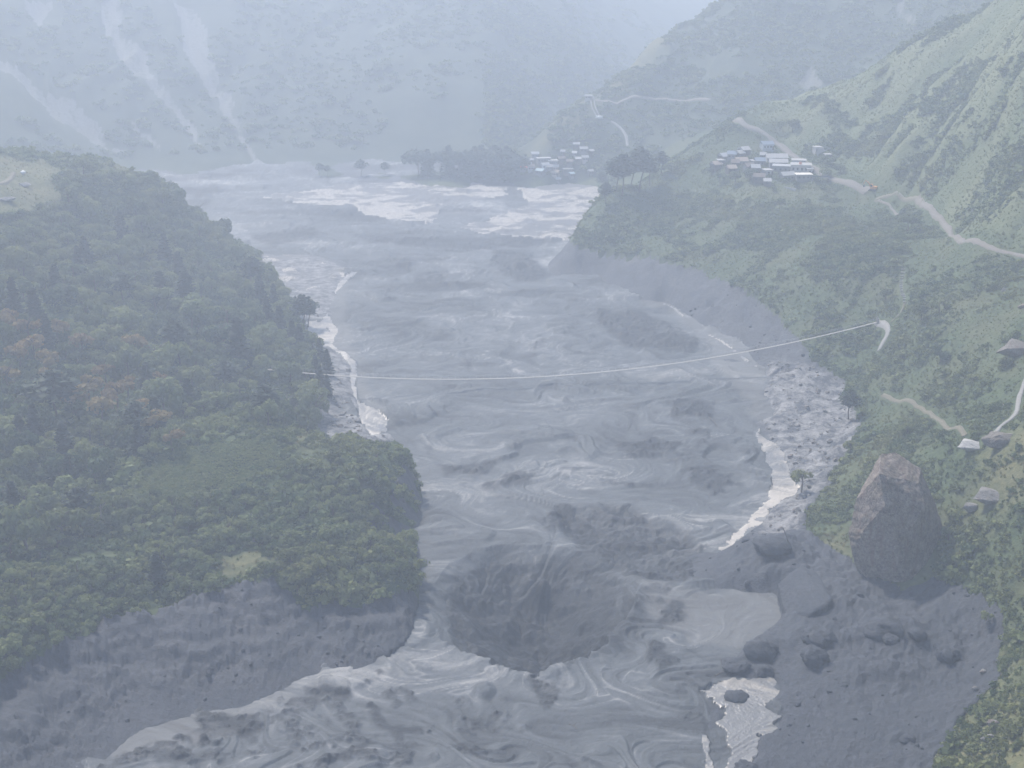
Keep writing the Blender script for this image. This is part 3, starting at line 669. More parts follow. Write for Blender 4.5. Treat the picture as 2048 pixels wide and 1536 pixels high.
def scatter(name, pts, sources, seed, kind='stuff'):
    """one object of uncountable small pieces: source meshes instanced on points carrying scale, turn and pick"""
    rng = np.random.RandomState(seed); n = len(pts)
    me = bpy.data.meshes.new(name); me.vertices.add(n); me.vertices.foreach_set('co', np.asarray(pts[:, :3], np.float32).ravel())
    for k, dt, val in (('sc', 'FLOAT', pts[:, 3].astype(np.float32)), ('turn', 'FLOAT', rng.uniform(0, 6.283, n).astype(np.float32)), ('pick', 'INT', rng.randint(0, len(sources), n).astype(np.int32))):
        a = me.attributes.new(k, dt, 'POINT'); a.data.foreach_set('value', val)
    me.update()
    o = bpy.data.objects.new(name, me); col.objects.link(o); o['kind'] = kind
    c = bpy.data.collections.new(name + '_pieces')
    for i, s in enumerate(sources):
        c.objects.link(bpy.data.objects.new('%s_piece_%02d' % (name, i), s))
    ng = bpy.data.node_groups.new(name, 'GeometryNodeTree')
    ng.interface.new_socket('Geometry', in_out='INPUT', socket_type='NodeSocketGeometry'); ng.interface.new_socket('Geometry', in_out='OUTPUT', socket_type='NodeSocketGeometry')
    gi, go = ng.nodes.new('NodeGroupInput'), ng.nodes.new('NodeGroupOutput'); iop = ng.nodes.new('GeometryNodeInstanceOnPoints')
    ci = ng.nodes.new('GeometryNodeCollectionInfo'); ci.inputs['Collection'].default_value = c; ci.inputs['Separate Children'].default_value = True; ci.inputs['Reset Children'].default_value = True
    def na(nm, dt):
        x = ng.nodes.new('GeometryNodeInputNamedAttribute'); x.data_type = dt; x.inputs['Name'].default_value = nm; return x.outputs['Attribute']
    cx = ng.nodes.new('ShaderNodeCombineXYZ'); ng.links.new(na('turn', 'FLOAT'), cx.inputs['Z'])
    er = ng.nodes.new('FunctionNodeEulerToRotation'); ng.links.new(cx.outputs[0], er.inputs[0])
    ng.links.new(gi.outputs[0], iop.inputs['Points']); ng.links.new(ci.outputs[0], iop.inputs['Instance']); iop.inputs['Pick Instance'].default_value = True
    ng.links.new(na('pick', 'INT'), iop.inputs['Instance Index']); ng.links.new(er.outputs[0], iop.inputs['Rotation']); ng.links.new(na('sc', 'FLOAT'), iop.inputs['Scale'])
    ng.links.new(iop.outputs[0], go.inputs[0])
    md = o.modifiers.new('scatter', 'NODES'); md.node_group = ng
    return o

def inframe(x, y, z, m=.04):
    c = y * CP + (CAM_H - z) * SP; px = 1024 + FOC * x / c; py = 768 - FOC * (-y * -SP * 1.0 - (CAM_H - z) * CP) / c if False else 768 - FOC * (y * SP - (CAM_H - z) * CP) / c
    return px, py, (px > -2048 * m) & (px < 2048 * (1 + m)) & (py > -1536 * m) & (py < 1536 * (1 + m))
def hits_t(*pts): return [hit(a, b, ZT) for a, b in pts]
PATHS = [hits_t((1470,240),(1490,250),(1530,268),(1560,290),(1585,310),(1610,325),(1640,345),(1680,362),(1735,383)),
         hits_t((1835,396),(1850,410),(1870,430),(1890,450),(1925,485)), hits_t((1925,485),(1980,495),(2048,512),(2090,520)),
         hits_t((1753,645),(1770,650),(1776,665),(1768,682),(1757,702)), hits_t((1806,540),(1803,575),(1810,605)), hits_t((1810,605),(1800,628),(1782,645)),
         hits_t((1765,790),(1800,803),(1840,815),(1870,835),(1890,852),(1930,872)), hits_t((2060,740),(2040,790),(2030,830),(2000,855),(1980,882)),
         hits_t((1750,400),(1780,412),(1795,430)), hits_t((1183,195),(1187,215),(1197,236)), hits_t((1222,243),(1240,255),(1252,272),(1255,292)),
         hits_t((1190,201),(1250,200),(1330,198),(1420,200)), hits_t((-20,380),(15,362),(28,345)), hits_t((1750,400),(1800,392),(1835,396))]
PATHS = [smooth_line(p) for p in PATHS]
PATHW = [3.0, 1.9, 1.5, 1.5, 1.3, .9, 1.0, 1.2, .9, 1.1, 1.6, 2.2, 1.6, 1.2]
pd = np.full(GX.shape, 1e9)
for p, wd in zip(PATHS, PATHW): pd = np.minimum(pd, seg_dist(p, GX, GY) - wd / 2)
rngv = np.random.RandomState(17)
def candidates(n, ymin, ymax, amin=-.47, amax=.47):
    Y = np.sqrt(rngv.uniform(ymin ** 2, ymax ** 2, n)); X = rngv.uniform(amin, amax, n) * Y
    return X, Y
keepclear = []                                      # (x, y, radius) where buildings and boulders stand
def veg_points(n, ymin, ymax, size, cond, jitter=.5, amin=-.58, amax=.58, tail=0.0):
    X, Y = candidates(n, ymin, ymax, amin, amax); z = sample(ZT, X, Y)
    ok = (sample(BARE, X, Y) < .42) & (z > .35) & (sample(pd, X, Y) > .5) & inframe(X, Y, z, .22)[2]
    ok &= cond(X, Y, z)
    for cx_, cy_, cr in keepclear: ok &= np.hypot(X - cx_, Y - cy_) > cr
    X, Y, z = X[ok], Y[ok], z[ok]
    s = size * (rngv.uniform(1 - jitter, 1 + jitter, len(X)) + tail * rngv.rand(len(X)) ** 9) * (.75 + .5 * sstep(-.3, .4, fbm(X / 11, Y / 11, 2, .5, 44)))
    k = sample(pd, X, Y) > .3 + .75 * s
    return np.stack([X, Y, z - .12 * s, s], 1)[k]

# ---------------------------------------------------------------- roads, paths, stairs
M_ROAD = flat_mat('pale_dirt', (.19, .172, .15), .9, .2, 1.2); M_CONC = flat_mat('weathered_concrete', (.25, .245, .232), .8, .2, 1.5); M_TRACK = flat_mat('trodden_earth', (.17, .155, .115), .9, .25, 1.5)
def strip(name, line, wd, mat, lift=.22):
    bm = bmesh.new(); rows = []; rg = random.Random(len(line))
    for i, p in enumerate(line):
        d = np.array(line[min(i + 1, len(line) - 1)][:2]) - np.array(line[max(i - 1, 0)][:2]); d = d / (np.linalg.norm(d) + 1e-9); nrm = np.array([-d[1], d[0]])
        row = []; ww = wd * rg.uniform(.82, 1.15)
        zc = ground_z(p[0], p[1])
        for k in (-.62, -.5, 0, .5, .62):
            q = np.array(p[:2]) + nrm * k * ww; g = ground_z(q[0], q[1])
            zz = g + lift if abs(k) < .6 else g - .5
            if abs(k) < .6: zz = max(zz, .5 * zz + .5 * (zc + lift))
            row.append(bm.verts.new((q[0], q[1], zz)))
        rows.append(row)
    for r0, r1 in zip(rows, rows[1:]):
        for k in range(4): bm.faces.new((r0[k], r0[k + 1], r1[k + 1], r1[k]))
    o = mesh_obj(name, to_mesh(name, bm, mat, True)); o['kind'] = 'structure'; return o
for nm, k, mt in (('dirt_road', 0, M_ROAD), ('dirt_road', 1, M_ROAD), ('hillside_path', 2, M_ROAD), ('concrete_path', 3, M_CONC), ('footpath', 5, M_TRACK), ('footpath', 6, M_TRACK),
                  ('concrete_path', 7, M_CONC), ('footpath', 8, M_ROAD), ('footpath', 10, M_CONC), ('hillside_path', 11, M_ROAD), ('footpath', 12, M_TRACK), ('footpath', 13, M_TRACK)):
    strip(nm, PATHS[k], PATHW[k], mt)
st = PATHS[4]; o0 = st[0]
stair = empty('stone_stairway', (o0[0], o0[1], ground_z(o0[0], o0[1])), 0, 'pale stone steps climbing the green slope above the right end of the footbridge', 'stairway')
bm = bmesh.new(); add_box(bm, (0, 0, 0), (1.5, .62, .35)); step_me = to_mesh('step', bm, M_CONC)
acc = 0; last = np.array(st[0]); L = sum(np.linalg.norm((np.array(b) - np.array(a))[:2]) for a, b in zip(st, st[1:])); nst = 17
dense = [np.array(st[0])]
for a, b in zip(st, st[1:]):
    for k in range(1, 9): dense.append(np.array(a) + (np.array(b) - np.array(a)) * k / 8)
cum = np.concatenate([[0], np.cumsum([np.linalg.norm((b - a)[:2]) for a, b in zip(dense, dense[1:])])])
for k in range(nst):
    i = int(np.searchsorted(cum, cum[-1] * k / (nst - 1))); i = min(i, len(dense) - 1); p = dense[i]
    d = dense[min(i + 3, len(dense) - 1)] - dense[max(i - 3, 0)]
    s = mesh_obj('step', step_me, stair, (p[0] - o0[0], p[1] - o0[1], ground_z(p[0], p[1]) - ground_z(o0[0], o0[1]) + .22), (0, 0, math.atan2(d[1], d[0]) + math.pi / 2 + random.Random(k).uniform(-.1, .1)))
chan = PATHS[9]; c0 = chan[0]; cz = ground_z(c0[0], c0[1])
ch = empty('spillway_channel', (c0[0], c0[1], cz), 0, 'pale concrete channel with two raised sides running down below the white hut on the ridge', 'channel')
for sgn in (-1, 1):
    bm = bmesh.new(); add_tube(bm, [(p[0] - c0[0] + sgn * 1.1, p[1] - c0[1], ground_z(p[0], p[1]) - cz + .5) for p in chan], .42, 5); mesh_obj('side_wall', to_mesh('side_wall', bm, M_CONC), ch)
bm = bmesh.new(); e = chan[-1]; add_box(bm, (e[0] - c0[0] + .5, e[1] - c0[1], ground_z(e[0], e[1]) - cz + .6), (3.4, 3.0, 1.4), .5); mesh_obj('outlet', to_mesh('outlet', bm, flat_mat('white_plaster', (.72, .72, .70), .7, .1)), ch)

# ---------------------------------------------------------------- rocks
M_ROCK = None
def rock_material(name, lo, hi, moss=.35):
    m, nt, b = new_mat(name)
    n1 = noise(nt, .28, 5, .65); n2 = noise(nt, 1.5, 6, .72); n3 = noise(nt, 4.5, 4, .7)
    c = mix(nt, ramp(nt, math_(nt, 'ADD', math_(nt, 'MULTIPLY', n2, .6), math_(nt, 'MULTIPLY', noise(nt, .42, 5, .7), .4)), [(.38, 0.0), (.60, 1.0)]), lo, hi)
    c = mix(nt, ramp(nt, n1, [(.48, 0.0), (.62, moss)]), c, (.085, .082, .045))
    c = mix(nt, ramp(nt, n3, [(.58, 0.0), (.70, .8)]), c, tuple(min(1, v * 1.9) for v in hi))
    g = N(nt, 'ShaderNodeNewGeometry'); sx = N(nt, 'ShaderNodeMapping'); nt.links.new(g.outputs['Position'], sx.inputs[0]); sx.inputs['Scale'].default_value = (1, 1, .16)
    n4 = noise(nt, .6, 4, .6, sx.outputs[0])
    c = mix(nt, ramp(nt, n4, [(.55, 0.0), (.66, .55)]), c, (.17, .105, .075))
    nt.links.new(c, b.inputs['Base Color']); b.inputs['Roughness'].default_value = .85
    bump(nt, b, math_(nt, 'ADD', n2, math_(nt, 'MULTIPLY', n3, .4)), 1.0, .5); return m
M_ROCK = rock_material('dark_lichened_rock', (.090, .072, .063), (.33, .275, .235)); M_PALEROCK = rock_material('pale_weathered_rock', (.17, .16, .155), (.30, .29, .28), .12)
M_BROWNROCK = rock_material('brown_grey_rock', (.13, .115, .10), (.26, .235, .215), .2)
def hull_rock(name, verts, mat, org, cuts=3, amp=.35, seed=1, fine=.10, sharp=.0):
    bm = bmesh.new()
    for p in verts: bm.verts.new(Vector(p) - Vector(org))
    r = bmesh.ops.convex_hull(bm, input=bm.verts[:])
    bmesh.ops.delete(bm, geom=[g for g in bm.verts if not g.link_faces], context='VERTS')
    bmesh.ops.subdivide_edges(bm, edges=bm.edges[:], cuts=cuts, use_grid_fill=True)
    bmesh.ops.triangulate(bm, faces=bm.faces[:])
    for _ in range(2):
        bmesh.ops.subdivide_edges(bm, edges=[e for e in bm.edges if e.calc_length() > amp * 3.0], cuts=1, use_grid_fill=True)
        bmesh.ops.triangulate(bm, faces=bm.faces[:])
    bm.normal_update(); nr = {v: v.normal.copy() for v in bm.verts}
    co = np.array([v.co + Vector(org) for v in bm.verts])
    n = fbm(co[:, 0] / (amp * 9) + co[:, 2] * .07, co[:, 2] / (amp * 9) + co[:, 1] * .09, 4, .6, seed) * amp * 1.3 + ridged(co[:, 0] / (amp * 4) - co[:, 1] * .12, co[:, 2] / (amp * 3) + co[:, 1] * .2, 3, .6, seed + 3) * fine * 2
    for v, d in zip(bm.verts, n): v.co += nr[v] * float(d)
    return to_mesh(name, bm, mat, mat is M_BANK)
def px_hull(pts, Y0):                               # (px, py, metres behind Y0)
    return [at_y(a, b, Y0 + d) for a, b, d in pts]
bx, by, bz = hit(1795, 1162, ZT)
BY = by + 3.0
V = px_hull([(1762,908,10),(1790,904,13),(1840,938,13),(1836,966,5),(1758,948,2.0),(1746,944,7),(1712,1000,5),(1699,1064,6),(1703,1103,5),(1770,1010,-2.5),(1726,1062,0),(1745,1128,-1),(1790,1164,-3.5),
             (1826,1167,-3),(1856,1150,0),(1857,1120,4),(1889,1060,9),(1874,1015,10),(1850,960,12),(1850,1010,1),(1800,1100,-4.5)], BY)
V += px_hull([(1738,1050,17),(1862,1050,18),(1795,940,17)], BY) + [(x, y + 5, -3) for x, y, z in px_hull([(1745,1128,0),(1850,1140,2),(1800,1150,4)], BY)]
o = mesh_obj('boulder', hull_rock('boulder', V, M_ROCK, (bx, BY + 4, 0), 3, .26, 5, .08), None, (bx, BY + 4, 0)); tag(o, 'huge pointed dark grey boulder standing on the edge of the grassy right bank', 'boulder')
keepclear.append((bx, BY + 6, 11.5))
def px_scale(px, py, F=None):
    x, y, z = hit(px, py, ZT); return x, y, z, math.sqrt(x * x + y * y + (CAM_H - z) ** 2) / FOC
rock_bank = []
for sd in range(6):
    rg = np.random.RandomState(sd + 60); vv = rg.normal(size=(22, 3)); vv /= np.linalg.norm(vv, axis=1)[:, None]; vv *= np.array([.55, .5, .42]) * rg.uniform(.75, 1.1, (22, 1))
    rock_bank.append([tuple(q) for q in vv])
def rock(px, py, wpx, label, mat, variant=0, squash=1.0, sink=.40, name='boulder', group=None, rz=0.0):
    x, y, z, k = px_scale(px, py); r = wpx * k
    key = (variant, mat.name)
    if key not in rock_cache and mat is M_BANK:         # mud draped lump
        bm = bmesh.new(); bmesh.ops.create_icosphere(bm, subdivisions=4, radius=.52)
        co = np.array([v.co[:] for v in bm.verts])
        d = fbm(co[:, 0] * 2.2 + co[:, 2], co[:, 1] * 2.2 - co[:, 2], 4, .62, 300 + variant) * .62 + ridged(co[:, 0] * 3 + variant, co[:, 1] * 3 + co[:, 2] * 3, 4, .65, 310) * .13
        for v, q in zip(bm.verts, d): v.co = v.co * (1 + float(q)); v.co.z *= .85 if v.co.z > 0 else 1.0
        rock_cache[key] = to_mesh(name, bm, mat, True)
    if key not in rock_cache: rock_cache[key] = hull_rock(name, rock_bank[variant % 6], mat, (0, 0, 0), 2, .045, variant, .012)
    o = mesh_obj(name, rock_cache[key], None, (x, y, z + r * squash * (.42 - sink)), (0, 0, rz), (r, r * .9, r * squash)); tag(o, label, 'boulder', group)
    keepclear.append((x, y, r * .55)); return o
rock_cache = {}
# slabs of rock under the mud on the right shore
def slab(pts, Y0, label, mat=None, amp=.22, deep=True):
    v = px_hull(pts, Y0)
    if deep: v += [(x + .5, y + 3, -2) for x, y, z in v[:4]]
    c = np.mean(v, 0); o = mesh_obj('boulder', hull_rock('boulder', v, mat or M_BANK, tuple(c), 2, amp, 3, .05), None, tuple(c)); tag(o, label, 'boulder'); return o
v = [at_z(a, b, hit(a, b, ZT)[2] + h) for a, b, h in ((1557,1168,1.9),(1578,1148,2.2),(1602,1132,2.3),(1630,1142,2.0),(1665,1198,1.6),(1652,1212,1.4),(1630,1222,1.6),(1571,1228,-.3),(1614,1238,-.3))]
v += [(x, y + .6, -2.5) for x, y, z in (v[0], v[2], v[3], v[4], v[5])]; c = np.mean(v, 0)
tag(mesh_obj('boulder', hull_rock('boulder', v, M_BANK, tuple(c), 2, .16, 3, .04), None, tuple(c)), 'large tilted mud coated rock slab on the shore below the huge boulder', 'boulder')
rock(1540, 1092, 70, 'rounded mud covered rock on top of the long mud covered ridge', M_BANK, 1, .55)
rock(1523, 1300, 62, 'mud coated rock with pale top at the edge of the pale mud apron', M_BANK, 0, .75)
rock(1640, 1275, 64, 'broad ribbed mud coated boulder behind a smaller round one on the mud plain', M_BANK, 2, .6)
rock(1628, 1318, 46, 'rounded mud coated boulder in front of a broader ribbed one', M_BANK, 3, .9)
rock(1470, 1332, 52, 'flat mud coated rock at the upper end of the bright pool', M_BANK, 4, .45)
rock(1532, 1345, 28, 'small dark rock on the upper edge of the bright pool', M_BANK, 5, .9)
rock(1474, 1392, 44, 'dark grey rock standing in the bright pool', M_BANK, 0, .5)
rock(1770, 1258, 66, 'wide low boulder with a dark face in the middle of the mud plain', M_BANK, 5, .55)
rock(1780, 1280, 30, 'small rounded mud lump just below the wide low boulder', M_BANK, 3, .6)
rock(1832, 1268, 34, 'dark rough lump right of the wide low boulder on the mud plain', M_BANK, 1, .7)
rock(1898, 1310, 44, 'brownish hummock topped with grass stubble near the right edge of the mud plain', M_BANK, 2, .8)
rock(1494, 1540, 46, 'dark mud coated rock at the bottom end of the bright pool', M_BANK, 2, .7)
rock(1684, 1372, 18, 'small dark stone lying alone on the smooth mud plain', M_BANK, 4, .7)
rock(1815, 1478, 26, 'low mud lump in the lower right of the mud plain', M_BANK, 5, .5)
rock(1980, 1000, 62, 'grey and brown block of rock in the grass right of the huge boulder', M_PALEROCK, 1, .62, .15)
rock(1942, 1022, 30, 'small pale angular rock just below the grey and brown block', M_PALEROCK, 4, .8, .12)
rock(1940, 897, 46, 'white flat topped rock at the lower end of the concrete path', flat_mat('white_rock', (.42, .41, .395), .8, .2), 1, .62, .12)
rock(2030, 708, 60, 'dark grey crag sticking out of the slope above the concrete path', M_BROWNROCK, 2, .75, .2)
rock(2046, 615, 26, 'small dark rock on the slope high above the dark grey crag', M_ROCK, 3, .8)
rock(2002, 885, 70, 'brown crag in the grass beside the white flat topped rock', M_BROWNROCK, 5, .6, .3)
rock(2010, 580, 14, 'pale stone on the steep slope below the hillside path', M_PALEROCK, 1, 1.2)
rock(2005, 815, 12, 'narrow pale stone upright in the bushes left of the concrete path', M_PALEROCK, 2, 1.5)
rock(1665, 712, 8, 'tiny white stone in the bushes below the footbridge end', M_PALEROCK, 0, .8)
rock(1838, 677, 9, 'white stone on the slope right of the curved concrete path', M_PALEROCK, 3, .8)
rock(1838, 1120, 5, 'tiny pale stone', M_PALEROCK, 3, .8) if False else None
rock(1986, 1452, 24, 'large pale stone in the near grass slope, lower of two', M_PALEROCK, 4, .8, .15)
rock(2004, 1478, 30, 'broad pale stone in the grass at the lower right corner', M_PALEROCK, 1, .7, .15) if False else None
rock(1976, 1482, 26, 'pale stone nearest the bottom of the grass slope on the right', M_PALEROCK, 0, .8, .15)
rock(1951, 1380, 14, 'pale stone on the boundary of grass and mud plain', M_PALEROCK, 5, .9, .15)
rock(1966, 1345, 12, 'small pale stone on the grass edge above a similar one', M_PALEROCK, 2, .9, .15)
rock(46, 348, 11, 'white stone on the grassy top of the left spur', flat_mat('bright_stone', (.7, .7, .68), .8, .1), 2, .9, .1)
rock(48, 372, 26, 'pale rock outcrop on the grassy top of the left spur', M_PALEROCK, 3, .5, .2)
rock(15, 400, 30, 'low pale outcrop on the left edge of the spur top', M_PALEROCK, 0, .35, .2)

# ---------------------------------------------------------------- houses
MATS = {}
def M(name, c, **kw):
    if name not in MATS: MATS[name] = flat_mat(name, c, **kw)
    return MATS[name]
ROOF = dict(white=M('white_sheet_roof', (.40, .39, .375), var=.2, rough=.5), grey=M('grey_sheet_roof', (.36, .37, .38), var=.15), pale=M('pale_grey_roof', (.34, .34, .335), var=.12), blue=M('blue_sheet_roof', (.20, .245, .30), var=.1, rough=.5),
            tan=M('tan_tiled_roof', (.33, .27, .22), var=.2), brown=M('brown_tiled_roof', (.17, .14, .12), var=.2), red=M('red_sheet_roof', (.50, .13, .10), var=.1), cream=M('cream_roof', (.72, .68, .60), var=.08), teal=M('pale_teal_roof', (.40, .50, .52), var=.1))
WALL = dict(white=M('white_wall', (.40, .39, .37), var=.15), grey=M('grey_block_wall', (.20, .195, .19), var=.15), brown=M('brown_board_wall', (.10, .085, .07), var=.2), blue=M('pale_blue_wall', (.36, .39, .43), var=.1), tan=M('tan_wall', (.38, .33, .28), var=.15))
M_GLASS = M('dark_window', (.05, .055, .065), var=.1, rough=.25, spec=.5); M_DOOR = M('dark_door', (.12, .09, .07)); M_TANK = M('orange_tank_plastic', (.55, .20, .10))
win_me = None
def unit_box(name, mat):
    bm = bmesh.new(); add_box(bm, (0, 0, 0), (1, 1, 1)); return to_mesh(name, bm, mat)
WIN_ME, DOOR_ME = unit_box('window', M_GLASS), unit_box('door', M_DOOR)
def house(px, py, wpx, d, h, roof, wall, label, rz=0.0, flat=False, nwin=2, group=None, name='house'):
    x, y, z, k = px_scale(px, py); wd = max(2.6, wpx * k)
    rz += random.Random(int(px * 7 + py)).uniform(-.38, .38)
    t = empty(name, (x, y, z), rz, label, 'house', group)
    bm = bmesh.new(); add_box(bm, (0, 0, (h - 1.5) / 2), (wd, d, h + 1.5)); mesh_obj('wall', to_mesh('wall', bm, WALL[wall]), t)
    bm = bmesh.new(); ov = .35; rise = 0 if flat else min(.34 * d / 2 * 1.5, 1.5)
    if flat: add_box(bm, (0, 0, h + .14), (wd + .7, d + .7, .26))
    else:
        a, b = wd / 2 + ov, d / 2 + ov; e = rise * b / (d / 2)
        for sgn in (-1, 1):
            vs = [bm.verts.new(q) for q in ((-a, sgn * b, h + rise - e + .06), (a, sgn * b, h + rise - e + .06), (a, 0, h + rise + .06), (-a, 0, h + rise + .06))]
            tp = [bm.verts.new(v.co + Vector((0, 0, .14))) for v in vs]
            for q in ((0, 1, 2, 3),): bm.faces.new([vs[i] for i in q]); bm.faces.new([tp[i] for i in reversed(q)])
            for i in range(4): bm.faces.new((vs[i], tp[i], tp[(i + 1) % 4], vs[(i + 1) % 4]))
        for sx in (-1, 1):                          # gable triangles
            bm.faces.new([bm.verts.new(q) for q in ((sx * wd / 2, -d / 2, h), (sx * wd / 2, d / 2, h), (sx * wd / 2, 0, h + rise))])
        bmesh.ops.recalc_face_normals(bm, faces=bm.faces[:])
    mesh_obj('roof', to_mesh('roof', bm, ROOF[roof]), t)
    n = max(1, nwin)
    for i in range(n):
        X = -wd / 2 + wd * (i + .5) / n * .86 + .02 * wd
        mesh_obj('window', WIN_ME, t, (X, -d / 2 - .02, h * .58), (0, 0, 0), (min(.9, wd / n * .5), .08, h * .30))
    mesh_obj('door', DOOR_ME, t, (wd * .44, -d / 2 - .02, 1.0), (0, 0, 0), (.8, .07, 2.0))
    keepclear.append((x, y, max(wd, d) * .55)); return t
G1 = 'houses of the far village by the lake shore'; G2 = 'houses of the hamlet on the right terrace'
far_village = [
    (1153,296,12,3.5,2.6,'pale','brown','pale roofed hut highest at the top of the far village',.2), (1167,305,15,4,2.6,'pale','grey','pale roofed house just below the topmost hut of the far village',.35),
    (1182,309,7,3,2.4,'white','brown','tiny bright white roofed hut at the upper right end of the far village',.1), (1149,313,8,3,2.5,'white','white','small white walled house in the upper middle of the far village',0),
    (1126,310,8,3,2.4,'pale','grey','small pale roofed hut at the upper left of the upper row in the far village',-.2), (1157,325,10,3.5,2.5,'white','brown','white roofed house in the right half of the far village, left of a pair',.05),
    (1170,322,12,3.5,2.5,'pale','tan','pale roofed house in the right half of the far village, right of a pair',-.1), (1070,316,14,4,2.8,'grey','grey','grey gabled house at the top left of the far village',.4),
    (1087,325,26,4,2.8,'white','grey','long narrow white roofed building in the left half of the far village',0), (1105,330,19,4.5,2.9,'white','white','bright white flat roofed house right of the long narrow building',0),
    (1062,327,9,3,2.5,'pale','blue','small pale house left of the long narrow building in the far village',.2), (1042,329,16,3.5,2.4,'pale','brown','pale roofed long hut at the left end of the far village',.1),
    (1035,336,7,3,2.3,'white','grey','tiny white roofed hut lowest left in the far village',0), (1047,343,15,4,2.8,'red','grey','red roofed house at the left end of the far village',.25),
    (1098,341,12,4,2.6,'white','grey','white roofed house below the bright flat roofed one, left of two',.1), (1111,341,11,4,2.6,'white','tan','white roofed house below the bright flat roofed one, right of two',-.1),
    (1081,349,15,4,2.6,'teal','grey','pale teal roofed house in the lower left of the far village',-.2), (1136,346,18,4,2.6,'white','brown','white roofed house in the lower middle of the far village',0),
    (1143,354,8,3,2.3,'teal','grey','small pale teal roofed hut in the lowest row of the far village',.1), (1181,349,7,3,2.3,'pale','grey','small pale hut alone at the lower right of the far village',.5),
    (1117,365,6,3,2.2,'pale','grey','tiny pale hut by the water below the far village',.1), (1122,325,14,4,2.8,'brown','brown','dark brown house in the middle of the far village',.1), (1140,331,12,4,2.8,'brown','brown','dark brown house right of the middle of the far village',-.2),
    (1090,338,14,4,2.8,'grey','blue','grey roofed blue walled house in the middle left of the far village',.1), (1062,341,12,4,2.8,'brown','blue','brown roofed house right of the red roofed one in the far village',.1), (1110,352,16,4,2.6,'tan','tan','tan house in the lower middle of the far village',.05),
]
for px, py, wpx, d, h, rf, wl, lb, rz in far_village: house(px, py, wpx, d, h, rf, wl, lb, rz, flat=rf == 'white' and wpx > 12, nwin=2 if wpx < 16 else 4, group=G1)
hamlet = [
    (1533,299,22,5,2.9,'blue','blue','pale blue house with a blue roof alone beside the dirt road above the hamlet',.05,False,3), (1488,308,16,5,2.4,'white','brown','pale roofed hut highest in the hamlet rows',.3,False,1),
    (1479,315,13,4.5,2.4,'pale','brown','pale roofed hut just below the highest roof of the hamlet',.25,False,1), (1463,317,16,5,2.5,'blue','grey','grey blue roofed house at the upper left of the hamlet',.25,False,2),
    (1448,321,19,5,2.5,'grey','brown','grey roofed house left of the grey blue roof',.3,False,2), (1441,329,12,4,2.3,'white','brown','small bright white roofed hut at the left end of the hamlet',.3,True,1),
    (1432,337,17,5,2.4,'tan','brown','tan roofed house lowest left in the hamlet',.3,False,2), (1482,331,22,5.5,2.6,'tan','grey','tan tiled house in the middle of the hamlet',.2,False,2), (1462,345,16,5,2.4,'tan','brown','tan roofed hut with a pale gable in the lower left of the hamlet',.1,False,2),
    (1526,318,9,4,2.3,'pale','grey','small pale hut above the arched white roofs',.1,False,1), (1552,325,40,6,2.8,'white','white','long house with an arched white roof in the upper hamlet',.05,False,4), (1556,334,34,5,2.6,'white','grey','house with a white roof directly below the arched one',-.05,False,3),
    (1519,331,18,5,2.6,'blue','grey','blue roofed house in the middle of the hamlet',.1,False,2), (1507,331,9,4,2.4,'white','white','small white house left of the blue roofed one',.1,True,1),
    (1597,333,26,5,3.2,'white','blue','white roofed house with a blue band behind the largest house',0,True,3), (1601,346,38,7,4.2,'white','white','largest white flat roofed house with a row of windows by the road',0,True,4),
    (1563,345,34,6,3.4,'grey','grey','grey block house left of the largest white house',.05,True,3), (1619,349,9,4,2.8,'white','white','narrow white annex at the right end of the largest white house',0,True,1),
    (1574,360,26,5,2.6,'pale','grey','pale roofed house below the grey block house',0,False,3), (1606,360,30,5,2.8,'cream','grey','cream roofed house below the largest white house',0,True,3), (1534,350,15,4.5,2.5,'white','white','small white house with broken front below the blue roofed one',0,True,1),
    (1517,362,22,5,2.4,'brown','brown','brown roofed house at the lower edge of the hamlet',.1,False,2), (1534,370,13,4,2.1,'white','brown','white roofed shed lowest in the hamlet',.2,False,1), (1497,342,16,5,2.6,'brown','grey','dark brown roofed house in the middle of the hamlet left of the small white one',.1,False,2),
    (1510,345,16,5,2.6,'grey','brown','dark grey roofed house in the middle of the hamlet',.05,False,2), (1634,307,13,4,3.2,'white','white','white walled house at the left end of the long white wall above the road',0,True,2), (1655,317,11,3,2.0,'white','grey','small white roofed shed in the bushes above the road',.1,True,1),
    (1470,334,14,5,2.5,'brown','brown','dark brown house left of the tan tiled house',.2,False,1),
]
tops = {}
for px, py, wpx, d, h, rf, wl, lb, rz, fl, nw in hamlet: tops[lb] = house(px, py, wpx, d, h, rf, wl, lb, rz, fl, nw, G2)
house(1177, 199, 13, 4, 2.6, 'white', 'white', 'bright white hut alone at the end of the road on the far ridge', .1, True, 2)
big = next(o for l, o in tops.items() if l.startswith('largest'))
bm = bmesh.new(); bmesh.ops.create_cone(bm, cap_ends=True, segments=12, radius1=.75, radius2=.6, depth=1.1); tk = mesh_obj('water_tank', to_mesh('water_tank', bm, M_TANK), None, (big.location.x - .6, big.location.y - 1.5, big.location.z + 4.2 + .27 + .55)); tag(tk, 'orange water tank on the flat roof of the largest white house', 'water tank')
